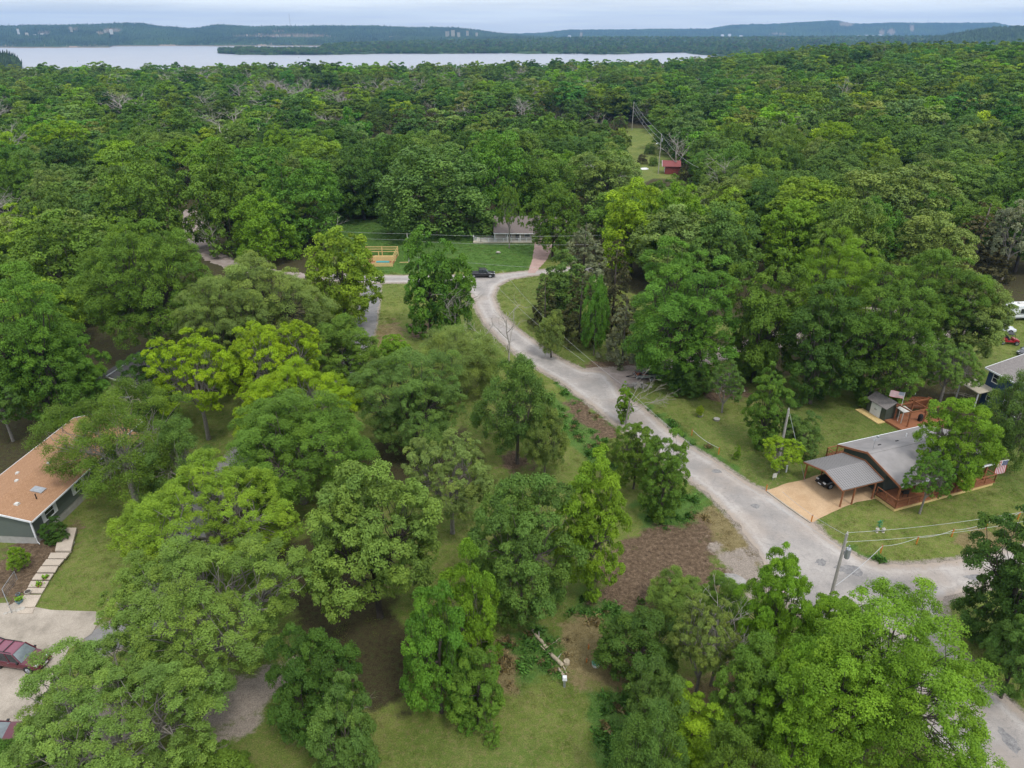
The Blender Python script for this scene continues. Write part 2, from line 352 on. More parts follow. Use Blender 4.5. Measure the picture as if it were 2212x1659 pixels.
CONC = poly([(-150, 1310), (24, 1302), (62, 1302), (78, 1312), (110, 1318), (207, 1321), (219, 1336), (198, 1369), (150, 1400), (87, 1525), (6, 1634), (-150, 1760)])
PAD = poly([(1656.7, 1060), (1700, 1044), (1738, 1036), (1760, 1028), (1830, 1010), (1900, 1050), (1893, 1078), (1850, 1085), (1819, 1098), (1785, 1112), (1757, 1128), (1750, 1128), (1700, 1095)])
BACKDRIVE = poly([(1156, 521), (1200, 520), (1182, 560), (1155, 590), (1140, 590), (1150, 560)])
LEFTLANE = poly([(388, 452), (420, 452), (450, 500), (466, 540), (520, 568), (620, 588), (710, 596), (705, 604), (600, 600), (500, 584), (440, 560), (402, 520)])
def spline_poly(pts, w):
    P = [G(u, v) for u, v in pts]; Q = []
    for i in range(len(P) - 1):
        p0, p1, p2, p3 = P[max(i - 1, 0)], P[i], P[i + 1], P[min(i + 2, len(P) - 1)]
        for k in range(5):
            s = k / 5; Q.append(.5 * ((2 * p1) + (p2 - p0) * s + (2 * p0 - 5 * p1 + 4 * p2 - p3) * s * s + (3 * p1 - p0 - 3 * p2 + p3) * s ** 3))
    Q.append(P[-1]); L, Rr = [], []
    for i, q in enumerate(Q):
        d = (Q[min(i + 1, len(Q) - 1)] - Q[max(i - 1, 0)]); d.z = 0; d.normalize(); n = Vector((-d.y, d.x, 0)) * w / 2
        L.append(tuple((q + n)[:2])); Rr.append(tuple((q - n)[:2]))
    return L + Rr[::-1]
ASPH = spline_poly([(190, 1400), (250, 1370), (330, 1320), (400, 1170), (440, 1080), (520, 985), (620, 905), (705, 840), (768, 760), (792, 690), (803, 615)], 3.7)
# zones painted into the one ground sheet as soil / growth maps
Z = dict(
 dirt=[poly(p) for p in ([(1295, 1250), (1330, 1185), (1380, 1152), (1450, 1136), (1520, 1134), (1546, 1200), (1530, 1270), (1460, 1300), (1380, 1312), (1290, 1300)], [(1262, 786), (1330, 780), (1380, 778), (1385, 795), (1300, 803), (1262, 800)],
   [(1545, 1225), (1612, 1225), (1620, 1262), (1540, 1262)], [(1215, 865), (1270, 875), (1310, 930), (1260, 925)], [(880, 700), (930, 700), (930, 730), (880, 725)],
   [(20, 1180), (130, 1130), (160, 1150), (60, 1290), (0, 1300), (-80, 1290)], [(1080, 985), (1150, 975), (1150, 1010), (1090, 1015)], [(1300, 920), (1340, 925), (1330, 955), (1290, 945)], [(1505, 850), (1600, 838), (1620, 852), (1560, 868)])],
 lush=[poly(p) for p in ([(1200, 860), (1330, 950), (1340, 1010), (1280, 1000), (1180, 900)], [(1380, 1080), (1510, 1060), (1540, 1110), (1500, 1150), (1390, 1140)], [(1095, 1370), (1190, 1360), (1240, 1400), (1210, 1450), (1130, 1480), (1060, 1430)],
   [(735, 474), (900, 476), (1040, 505), (1160, 512), (1145, 585), (800, 590), (730, 540)], [(1210, 830), (1300, 900), (1345, 935), (1320, 940), (1230, 880)], [(1250, 1280), (1400, 1300), (1350, 1370), (1240, 1350)], [(1270, 1500), (1340, 1480), (1420, 1659), (1300, 1659)], [(1840, 1190), (1910, 1215), (1880, 1225), (1800, 1180)], [(1400, 880), (1600, 1020), (1560, 1030), (1390, 900)])],
 grav=[poly(p) for p in ([(400, 1480), (405, 1443), (480, 1474), (560, 1452), (624, 1440), (624, 1480), (560, 1500), (555, 1545), (510, 1594), (450, 1560)], [(30, 1640), (70, 1560), (130, 1500), (250, 1480), (330, 1540), (230, 1640), (60, 1700)], [(1640, 1070), (1660, 1056), (1760, 1132), (1740, 1132)], [(2000, 650), (2100, 640), (2120, 700), (2050, 740), (1990, 700)],
   [(1550, 1180), (1620, 1200), (1700, 1290), (1640, 1290), (1560, 1220)])],
 dry=[poly(p) for p in ([(1210, 1340), (1290, 1340), (1390, 1400), (1350, 1480), (1260, 1480), (1210, 1420)], [(1510, 1110), (1560, 1100), (1660, 1200), (1640, 1260), (1560, 1215)], [(1600, 1400), (1700, 1659), (1420, 1659), (1400, 1560)], [(1040, 1390), (1090, 1380), (1110, 1480), (1050, 1500)], [(2060, 1170), (2180, 1130), (2212, 1170), (2100, 1190)], [(812, 720), (850, 690), (870, 735), (825, 745)])],
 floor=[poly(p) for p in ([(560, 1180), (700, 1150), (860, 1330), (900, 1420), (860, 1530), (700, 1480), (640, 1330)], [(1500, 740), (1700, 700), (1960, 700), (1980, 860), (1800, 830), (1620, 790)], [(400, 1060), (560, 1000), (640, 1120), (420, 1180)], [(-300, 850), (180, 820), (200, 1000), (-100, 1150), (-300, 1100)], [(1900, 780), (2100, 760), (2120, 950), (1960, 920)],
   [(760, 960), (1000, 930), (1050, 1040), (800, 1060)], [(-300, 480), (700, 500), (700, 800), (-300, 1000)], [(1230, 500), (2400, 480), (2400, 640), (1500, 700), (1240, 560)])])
def field(P, names):
    out = []
    for nme in names:
        f = np.zeros(len(P))
        for pg in Z[nme]:
            f = np.maximum(f, sstep(-2.6, 3.0, inside_dist(P, pg) + 1.1 * np.sin(P[:, 0] * 1.7 + 2 * np.sin(P[:, 1] * .9)) * np.cos(P[:, 1] * 1.3 + P[:, 0] * .4)))
        out.append(f)
    return out
def build_ground():
    gx = np.arange(-125, 140.01, .6); gy = np.arange(14, 236.01, .6); nx, ny = len(gx), len(gy)
    X, Y = np.meshgrid(gx, gy); P = np.stack([X.ravel(), Y.ravel()], 1)
    r_ = rng.normal(0, 1, len(P)).reshape(ny, nx); zz = (.012 * r_).ravel() * 0
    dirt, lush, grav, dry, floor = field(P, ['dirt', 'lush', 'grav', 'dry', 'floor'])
    for pg, w in ((ROAD, 1.3), (SIDE, 1.4), (ASPH, 1.0)):
        d = inside_dist(P, pg); grav = np.maximum(grav, .62 * sstep(-w, .1, d))
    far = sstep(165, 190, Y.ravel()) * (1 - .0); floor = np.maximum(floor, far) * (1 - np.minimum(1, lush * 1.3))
    # worn ground tilled into shallow furrows where it was dug over
    n_ = rng.normal(0, 1, (ny, nx)); n_ = (n_ + np.roll(n_, 1, 0) + np.roll(n_, 1, 1) + np.roll(n_, 2, 1)).ravel() / 2
    zz = zz + dirt * .08 * np.abs(n_) - .012
    inroad = inside_dist(P, ROAD) > -.7; zz[inroad] = -.012
    ds = lush * rng.random(len(P)) * .04; ds[inroad] = 0; zz += ds
    V1 = np.stack([P[:, 0], P[:, 1], zz], 1)
    i = np.arange(nx * ny).reshape(ny, nx); F1 = np.stack([i[:-1, :-1], i[:-1, 1:], i[1:, 1:], i[1:, :-1]], -1).reshape(-1, 4)
    rr = np.concatenate([[3], np.geomspace(12, 1500, 90), np.geomspace(1600, 12300, 12)]); aa = np.linspace(-math.pi, math.pi, 361)[:-1]
    RR, AA = np.meshgrid(rr, aa, indexing='ij'); x = RR * np.sin(AA); y = RR * np.cos(AA)
    fwd = sstep(-.2, .6, np.cos(AA)); z = hgt(x, np.abs(y)) * fwd - .05
    V2 = np.stack([x.ravel(), y.ravel(), z.ravel()], 1); j = np.arange(len(rr) * len(aa)).reshape(len(rr), len(aa)) + len(V1); j2 = np.roll(j, -1, 1)
    F2 = np.stack([j[:-1], j2[:-1], j2[1:], j[1:]], -1).reshape(-1, 4)
    V = np.concatenate([V1, V2]); F = np.concatenate([F1, F2])
    me = mesh_np('ground', V, F)
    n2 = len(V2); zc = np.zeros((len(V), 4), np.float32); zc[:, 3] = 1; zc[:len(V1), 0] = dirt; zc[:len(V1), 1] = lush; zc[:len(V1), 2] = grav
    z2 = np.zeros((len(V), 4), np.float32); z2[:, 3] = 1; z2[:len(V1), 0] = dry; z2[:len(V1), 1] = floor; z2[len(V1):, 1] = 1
    # far clearing with mown grass
    cl = inside_dist(V2[:, :2], CLEAR) > -9; z2[len(V1):][cl] = (0, 0, 0, 1)
    for nme, a in (('zone', zc), ('zone2', z2)):
        at_ = me.attributes.new(nme, 'FLOAT_COLOR', 'POINT'); at_.data.foreach_set('color', a.ravel())
    o = bpy.data.objects.new('ground', me); C.objects.link(o); me.materials.append(M['ground']); return tag(o, kind='structure')
def mesh_np(name, V, F, smooth=True):
    me = bpy.data.meshes.new(name); V = np.asarray(V, np.float32); F = np.asarray(F, np.int32)
    k = F.shape[1]; me.vertices.add(len(V)); me.vertices.foreach_set('co', V.ravel()); me.loops.add(F.size); me.loops.foreach_set('vertex_index', F.ravel())
    me.polygons.add(len(F)); me.polygons.foreach_set('loop_start', np.arange(len(F), dtype=np.int32) * k)
    try: me.polygons.foreach_set('loop_total', np.full(len(F), k, np.int32))
    except Exception: pass
    if smooth: me.polygons.foreach_set('use_smooth', np.ones(len(F), bool))
    me.update(calc_edges=True); me.validate(); return me
CLEAR = poly([(1352, 279), (1392, 279), (1410, 300), (1428, 330), (1434, 385), (1376, 385), (1356, 340)])
build_ground()
def jag(pg, step, amp, rg=random.Random(3)):
    out = []; n = len(pg)
    for i in range(n):
        a = Vector(pg[i]); b = Vector(pg[(i + 1) % n]); L = (b - a).length; k = max(1, int(L / step))
        nn = Vector((-(b - a).y, (b - a).x)); nn = nn.normalized() if nn.length > 0 else nn
        for q in range(k): out.append(tuple(a + (b - a) * q / k + nn * rg.gauss(0, amp)))
    return out
def sheet(name, pg, z, mat, step=.7, amp=.12, kind='structure', grid=None, thick=0):
    """flat sheet following a traced outline; grid = cell size for an 'edge' attribute"""
    q = jag(pg, step, amp)
    if grid:
        import bmesh
        bm = bmesh.new(); vs = [bm.verts.new((x, y, z)) for x, y in q]; f = bm.faces.new(vs); bmesh.ops.triangulate(bm, faces=[f])
        xs = [p[0] for p in q]; ys = [p[1] for p in q]
        for ax, lo, hi in ((0, min(xs), max(xs)), (1, min(ys), max(ys))):
            t = lo + grid
            while t < hi:
                n = Vector((1, 0, 0)) if ax == 0 else Vector((0, 1, 0)); bmesh.ops.bisect_plane(bm, geom=bm.verts[:] + bm.edges[:] + bm.faces[:], plane_co=n * t, plane_no=n); t += grid
        me = bpy.data.meshes.new(name); bm.normal_update()
        if bm.faces[:][0].normal.z < 0: bmesh.ops.reverse_faces(bm, faces=bm.faces[:])
        bm.to_mesh(me); bm.free()
        P = np.array([v.co[:2] for v in me.vertices]); d = np.clip(inside_dist(P, pg) / 1.6, 0, 1)
        a = me.attributes.new('across', 'FLOAT', 'POINT'); a.data.foreach_set('value', inside_dist(P, pg).astype(np.float32)); a = me.attributes.new('edge', 'FLOAT', 'POINT'); a.data.foreach_set('value', d.astype(np.float32))
    else:
        me = bpy.data.meshes.new(name); tri = geometry.tessellate_polygon([[Vector((x, y, z)) for x, y in q]])
        me.from_pydata([(x, y, z) for x, y in q], [], [t if ((Vector(q[t[1]]) - Vector(q[t[0]])).cross(Vector(q[t[2]]) - Vector(q[t[0]]))) > 0 else t[::-1] for t in tri])
    o = bpy.data.objects.new(name, me); C.objects.link(o); me.materials.append(M[mat])
    if kind: o['kind'] = kind
    return o
sheet('road', ROAD, .012, 'road', grid=1.2)
sheet('asphalt_lane', ASPH, .006, 'asphalt')
sheet('dirt_driveway', SIDE, .003, 'drive_dirt', amp=.25)
sheet('concrete_driveway', CONC, .03, 'concrete', amp=.01)
sheet('gravel_parking_pad', PAD, .022, 'pea_gravel', amp=.03)
sheet('house_driveway', BACKDRIVE, .016, 'pink_drive', amp=.05)
sheet('forest_lane', LEFTLANE, .008, 'drive_dirt', amp=.3)
def blob(u, v, wu, wv, seed, n=18):
    c = G(u, v); a = (G(u + wu, v) - c).length; b = (G(u, v - wv) - c).length; rg = random.Random(seed)
    return [(c.x + a * math.cos(t * 2 * math.pi / n) * rg.uniform(.6, 1.15), c.y + b * math.sin(t * 2 * math.pi / n) * rg.uniform(.75, 1.1)) for t in range(n)]
for k, (u, v, a, b) in enumerate([(1632, 1093, 10, 5), (1775, 1215, 14, 8), (1815, 1228, 12, 7), (1842, 1232, 24, 12), (2105, 1247, 22, 6), (1300, 0, 0, 0), (2180, 1600, 14, 26), (2010, 1270, 20, 5), (1548, 1018, 14, 4)]):
    if a: sheet('road_patch', blob(u, v, a, b, k), .017 + k * .0004, 'patch', step=.4, amp=.05)

# ------------------------------------------------------------------ vegetation generators
def unit(v): return v / np.maximum(np.linalg.norm(v, axis=-1, keepdims=True), 1e-9)
def rdir(rg, n): return unit(rg.normal(0, 1, (n, 3)))
def leaves_mesh(name, c, nrm, size, var, rg, asp=.55, mat='leaf'):
    """one kite-shaped leaf spray per point"""
    n = len(c); t = unit(np.cross(nrm, rdir(rg, n))); s = np.cross(nrm, t); L = size[:, None] * t * .5; W = size[:, None] * s * asp * .5
    fold = nrm * size[:, None] * .12
    V = np.stack([c - L - fold, c + W, c + L - fold, c - W], 1).reshape(-1, 3); F = np.arange(n * 4).reshape(n, 4)
    me = mesh_np(name, V, F, False); a = me.attributes.new('var', 'FLOAT_COLOR', 'FACE')
    a.data.foreach_set('color', np.concatenate([var, np.ones((n, 1))], 1).astype(np.float32).ravel()); me.materials.append(M[mat]); return me
def clumps(rg, kind, nc):
    """clump centres in a crown of radius 5, tree height 12. returns centre, radius, crown axis point"""
    if kind == 'cedar':
        z = 12 * (1 - rg.random(nc) ** .55) * .98 + .6; z = np.clip(z, .8, 11.6); rr = 3.6 * (1 - (z / 12.6)) ** .75 * rg.uniform(.55, 1.02, nc); a = rg.random(nc) * 6.283
        rr *= 1 + .18 * np.sin(a * 3 + z * 1.3)
        p = np.stack([rr * np.cos(a), rr * np.sin(a), z], 1); return p, rg.uniform(.55, .95, nc) * (1.15 - z / 16)
    par = dict(round=((0, 0, 6.4), (5, 5, 5.3), -.86), wide=((0, 0, 6.9), (5, 5, 4.8), -.68), tall=((0, 0, 6.3), (3.9, 3.9, 5.7), -.95), shrub=((0, 0, 4.8), (5, 5, 6.8), -.55), sparse=((0, 0, 7.4), (5, 5, 4.4), -.55), feather=((0, 0, 6.6), (5, 5, 5.2), -.85), airy=((0, 0, 7.0), (5, 5, 4.8), -.75))[kind]
    c0, rad, zmin = np.array(par[0], float), np.array(par[1], float), par[2]
    ph = rg.random(6) * 6.28; out = []; 
    cand = rdir(rg, nc * 30)
    if kind in ('shrub', 'tall', 'round'): pw = {'shrub': .72, 'tall': .78, 'round': .88}[kind]; cand = np.sign(cand) * np.abs(cand) ** pw; cand *= {'shrub': .93, 'tall': .95, 'round': .98}[kind]
    cand = cand[cand[:, 2] > zmin]; inner = int(nc * {'sparse': .04, 'wide': .12, 'feather': .1, 'airy': .02}.get(kind, .2))
    az = np.arctan2(cand[:, 1], cand[:, 0]); el = cand[:, 2]
    lob = 1 + .13 * np.sin(3 * az + ph[0]) + .10 * np.sin(5 * az + ph[1] + 3 * el) + .10 * np.sin(2 * az + ph[2] - 4 * el) - .05
    P = c0 + cand * rad * (lob * rg.uniform(.74, .98, len(cand)))[:, None]
    # keep well separated ones
    sel = [0]; D = np.linalg.norm(P - P[0], axis=1)
    for _ in range(nc - inner - 1):
        w = D * rg.uniform(.55, 1, len(D)); k = int(np.argmax(w)); sel.append(k); D = np.minimum(D, np.linalg.norm(P - P[k], axis=1))
    Pi = c0 + rdir(rg, inner) * rad * rg.uniform(.2, .55, (inner, 1))
    p = np.concatenate([P[sel], Pi]); p[:, 2] = np.maximum(p[:, 2], .7)
    p = p[rg.random(len(p)) > {'sparse': .16, 'feather': .16, 'airy': .3}.get(kind, .07)]
    base = dict(round=1.28, wide=1.15, tall=1.12, shrub=1.35, sparse=.92, feather=1.1, airy=.85)[kind] * (100 / max(nc, 60)) ** .33
    return p, base * rg.uniform(.65, 1.3, len(p))
def crown(name, seed, kind, nc, nl, ls, mat='leaf', asp=1.0):
    rg = np.random.default_rng(seed); P, rc = clumps(rg, kind, nc)
    c0 = np.array([0, 0, 5.5 if kind != 'cedar' else 3.0]); cs, ns, sz, vr = [], [], [], []
    tot = (rc ** 2).sum()
    for p, r in zip(P, rc):
        n = max(6, int(nl * r * r / tot)); m = 5 + int(6 * r) if kind != 'cedar' else 4
        out = unit(p - c0); up = np.array([0, 0, 1.])
        d = unit(rdir(rg, m) + out * .55 + up * .45); flat = np.array([1, 1, .8 * asp if kind != 'cedar' else 1.1])
        sc = p + d * r * .68 * flat; sr = r * rg.uniform(.32, .5, m)
        k = rg.integers(0, m, n); dd = unit(rdir(rg, n) + d[k] * .35 + up * .35)
        spread = rg.uniform(.35, 1.12, n) if kind in ('feather', 'sparse', 'airy') else rg.uniform(.5, 1.05, n)
        c = sc[k] + dd * (sr[k] * spread)[:, None] * np.array([1, 1, .8 * asp])
        if kind in ('feather', 'airy'): c += rg.normal(0, .2, (n, 3))
        nn = unit(dd * .75 + up * (.45 if kind != 'cedar' else .1) + rdir(rg, n) * .55)
        cs.append(c); ns.append(nn); sz.append(ls * rg.uniform(.6, 1.35, n))
        cv = rg.random(3); v = np.stack([np.clip(cv[0] * .6 + .4 * rg.random(n), 0, 1), np.clip((cv[1] - .35) * 1.1 + .25 * rg.normal(0, 1, n), 0, 1), np.clip((cv[2] - .5) + .2 * rg.random(n), 0, 1)], 1); vr.append(v)
    return leaves_mesh(name, np.concatenate(cs), np.concatenate(ns), np.concatenate(sz), np.concatenate(vr), rg, .6 if kind != 'cedar' else .4, mat), P, rc
def wob(a, b, rg, n, amp):
    a = Vector(a); b = Vector(b); L = (b - a).length
    return [a.lerp(b, i / n) + (Vector(rg.normal(0, 1, 3)) * amp * L * math.sin(math.pi * i / n) if 0 < i < n else Vector((0, 0, 0))) for i in range(n + 1)]
def trunk_mesh(name, seed, kind, P, mat, lean=0, detail=1.0, tr=.28):
    rg = np.random.default_rng(seed + 99); mb = MB()
    if kind == 'cedar':
        mb.tube([(0, 0, -.2), (0, 0, 6), (.1, 0, 11.2)], [tr * .8, tr * .5, .04], 6)
    else:
        top = Vector((rg.normal(0, .3), rg.normal(0, .3), 7.6)); fork = 2.6 if kind != 'tall' else 4
        tp = [Vector((0, 0, -.3)), Vector((0, 0, .25)), Vector((rg.normal(0, .1), rg.normal(0, .1), fork)), top.lerp(Vector((0, 0, 5.5)), .5), top]
        mb.tube(tp, [tr * 1.5, tr * 1.05, tr * .85, tr * .6, tr * .3], 8)
        nb = 7; q = np.array(P); ang = np.arctan2(q[:, 1], q[:, 0])
        for b in range(nb):
            g = q[(((ang + math.pi) / (2 * math.pi) * nb).astype(int) % nb) == b]
            if not len(g): continue
            c = Vector(g.mean(0)); h0 = Vector((0, 0, rg.uniform(fork * .8, 6.0))); h0.z = min(h0.z, c.z * .8); w = wob(h0, h0.lerp(c, .82), rg, 4, .06)
            mb.tube(w, [tr * .55, tr * .45, tr * .36, tr * .27, tr * .18], 5, False)
            for p in g[:: (1 if detail >= 1 else 3)]:
                s = w[2].lerp(w[4], rg.random()); mb.tube(wob(s, p, rg, 3, .09), [tr * .2, tr * .14, tr * .1, tr * .05], 4, False)
    o = mb; me = bpy.data.meshes.new(name); me.from_pydata(o.v, [], o.f); me.update(); me.polygons.foreach_set('use_smooth', [True] * len(me.polygons)); me.materials.append(M[mat]); return me
def bare_mesh(name, seed, mat='dead_wood', n0=7, spread=.9, H=12, levels=3, tr=.2, droop=0.0):
    rg = np.random.default_rng(seed); tm = MB(); mb = MB()
    tip = Vector((rg.normal(0, .5), rg.normal(0, .5), H * .8)); tp = wob((0, 0, -.2), tip, rg, 5, .03); tm.tube(tp, [tr, tr * .85, tr * .7, tr * .5, tr * .32, tr * .12], 7)
    def grow(p, d, L, r, lv):
        q = p; pts = [p]; dd = d
        for _ in range(3):
            dd = (dd + Vector(rg.normal(0, .16, 3)) + Vector((0, 0, .05 - droop))).normalized(); q = q + dd * L / 3; pts.append(q)
        mb.tube(pts, [r, r * .75, r * .55, r * .3], 4, False)
        if lv:
            for k in range(4 if lv > 1 else 5):
                s = pts[rg.integers(1, 4)]; a = (dd + Vector(rg.normal(0, .55, 3))).normalized(); grow(s, a, L * rg.uniform(.45, .65), max(r * .5, .016), lv - 1)
    for k in range(n0):
        t = .3 + .68 * k / n0; i = min(int(t * 5), 4); p = tp[i].lerp(tp[i + 1], t * 5 - i); a = k * 2.4 + rg.random()
        d = Vector((math.cos(a) * spread, math.sin(a) * spread, .75)).normalized(); grow(p, d, H * .36 * (1.15 - t * .5), tr * .5 * (1.2 - t * .7), levels - 1)
    res = []
    for nm, o in ((name + '_trunk', tm), (name + '_branches', mb)):
        me = bpy.data.meshes.new(nm); me.from_pydata(o.v, [], o.f); me.update(); me.materials.append(M[mat]); me.polygons.foreach_set('use_smooth', [True] * len(me.polygons)); res.append(me)
    return res
LIB = {}
def lib(kind, q, k, asp=1.0):
    """tree meshes: q = 0 near, 1 middle"""
    key = (kind, q, k, asp)
    if key not in LIB:
        nc, nl, ls = {('round', 0): (120, 80000, .2), ('wide', 0): (115, 80000, .2), ('tall', 0): (100, 70000, .2), ('shrub', 0): (75, 50000, .25), ('sparse', 0): (160, 70000, .17), ('feather', 0): (120, 60000, .2), ('cedar', 0): (200, 50000, .22), ('round', -1): (200, 170000, .115), ('wide', -1): (190, 170000, .11), ('sparse', -1): (230, 150000, .10), ('airy', -1): (170, 110000, .10), ('airy', 0): (120, 50000, .16), ('airy', 1): (80, 15000, .3), ('tall', -1): (160, 130000, .13), ('feather', -1): (170, 120000, .12), ('shrub', -1): (110, 100000, .14),
                      ('round', 1): (120, 30000, .31), ('wide', 1): (115, 30000, .31), ('tall', 1): (95, 24000, .33), ('shrub', 1): (95, 26000, .32), ('sparse', 1): (120, 24000, .28), ('feather', 1): (110, 26000, .29), ('cedar', 1): (130, 13000, .38)}[(kind, q)]
        sd = hash_(kind) + 17 * k + q
        cm, P, rc = crown('crown', sd, kind, nc, nl, ls, asp=asp)
        tm = trunk_mesh('trunk', sd, kind, P, 'bark_pale' if kind in ('sparse', 'airy') else 'bark_dark' if (k + q) % 2 else 'bark', detail=1 if q < 1 else .4)
        LIB[key] = (tm, cm)
    return LIB[key]
def hash_(s): return sum(ord(c) * (i + 3) for i, c in enumerate(s)) * 7
COL = dict(G=(.155, .285, .040), D=(.09, .185, .034), L=(.24, .35, .09), B=(.215, .40, .034), Y=(.31, .47, .02), P=(.24, .40, .038), N=(.28, .47, .03), O=(.20, .335, .068), C=(.12, .135, .056), K=(.15, .15, .075), S=(.29, .34, .22), M=(.14, .31, .042), T=(.15, .275, .06))
def col(c, rg, amt=.1):
    b = COL[c]; b = (b[0] * 1.01, b[1] * .97, b[2] * .86); f = 1 + rg.uniform(-amt, amt); return (b[0] * f * (1 + rg.uniform(-amt, amt)), b[1] * f, b[2] * f * (1 + rg.uniform(-amt, amt)), 1)
PLACED = []
prg = random.Random(11)
def put_tree(x, y, H, W, kind, c, name, label, cat='tree', group=None, z=None, q=None, k=None, bark=None):
    z = float(hgt(x, y)) if z is None else z; d = pr(x, y, z + H / 2)[2]
    if q is None: q = 0 if d < 112 else 1
    if q == 0 and W > 12.5 and kind != 'cedar': q = -1
    if k is None: k = prg.randrange({-1: 2, 0: 3, 1: 4}[q])
    refR = {'cedar': 3.3, 'tall': 4.5}.get(kind, 5.6); as_ = (W / 2 / refR) / (H / 12.2); tm, cm = lib(kind, q, k, 1.0 if kind == 'cedar' or q == 1 and as_ < 1.25 else 1.5 if as_ > 1.35 else 1.2 if as_ > 1.1 else .8 if as_ < .8 else 1.0)
    o = thing(name, label, cat, (x, y, z), prg.random() * 6.28, group)
    sx = W / 2 / refR; sz = H / {'cedar': 12, 'shrub': 12.3, 'tall': 12.4}.get(kind, 12.2)
    o.scale = (sx, sx * prg.uniform(.95, 1.05), sz)
    for nm, me in (('trunk', tm), ('crown', cm)):
        p = bpy.data.objects.new(nm, me); C.objects.link(p); p.parent = o
        if nm == 'crown': p.color = col(c, prg, .06)
    if bark: o.children[0].color = (1, 1, 1, 1)
    PLACED.append((x, y, W / 2)); return o
def solve(uc, vtop, vbot, w, clear=.9):
    """crown box in the photo -> tree on the ground: an upright ellipsoid seen at the local viewing angle"""
    vc = (vtop + vbot) / 2; ext = (vbot - vtop) / 2; rz = 4.0
    for _ in range(30):
        zc = rz + clear; p = at(uc, vc, 0); z0 = float(hgt(p.x, p.y)) if p.y < 2000 else 0
        for _k in range(3): p = at(uc, vc, z0 + zc); z0 = float(hgt(p.x, p.y))
        d = pr(p.x, p.y, z0 + zc)[2]; Rr = w / 2 * d / FPX; e = ext * d / FPX; th = math.atan2(CAMH - z0 - zc, math.hypot(p.x, p.y))
        q = max(e * e - (Rr * math.sin(th)) ** 2, 0) ** .5 / math.cos(th); q = min(max(q, .72 * Rr), 2.4 * Rr); rz += (q - rz) * .5
    return p.x, p.y, 2 * rz + clear, 2 * Rr
def T(uc, vtop, vbase, w, kind, c, name, label, cat='tree', group=None, **kw):
    x, y, H, W = solve(uc, vtop, vbase - (12 if vbase < 1000 else 22), w, kw.pop('clear', .9)); return put_tree(x, y, H, W, kind, c, name, label, cat, group, **kw)
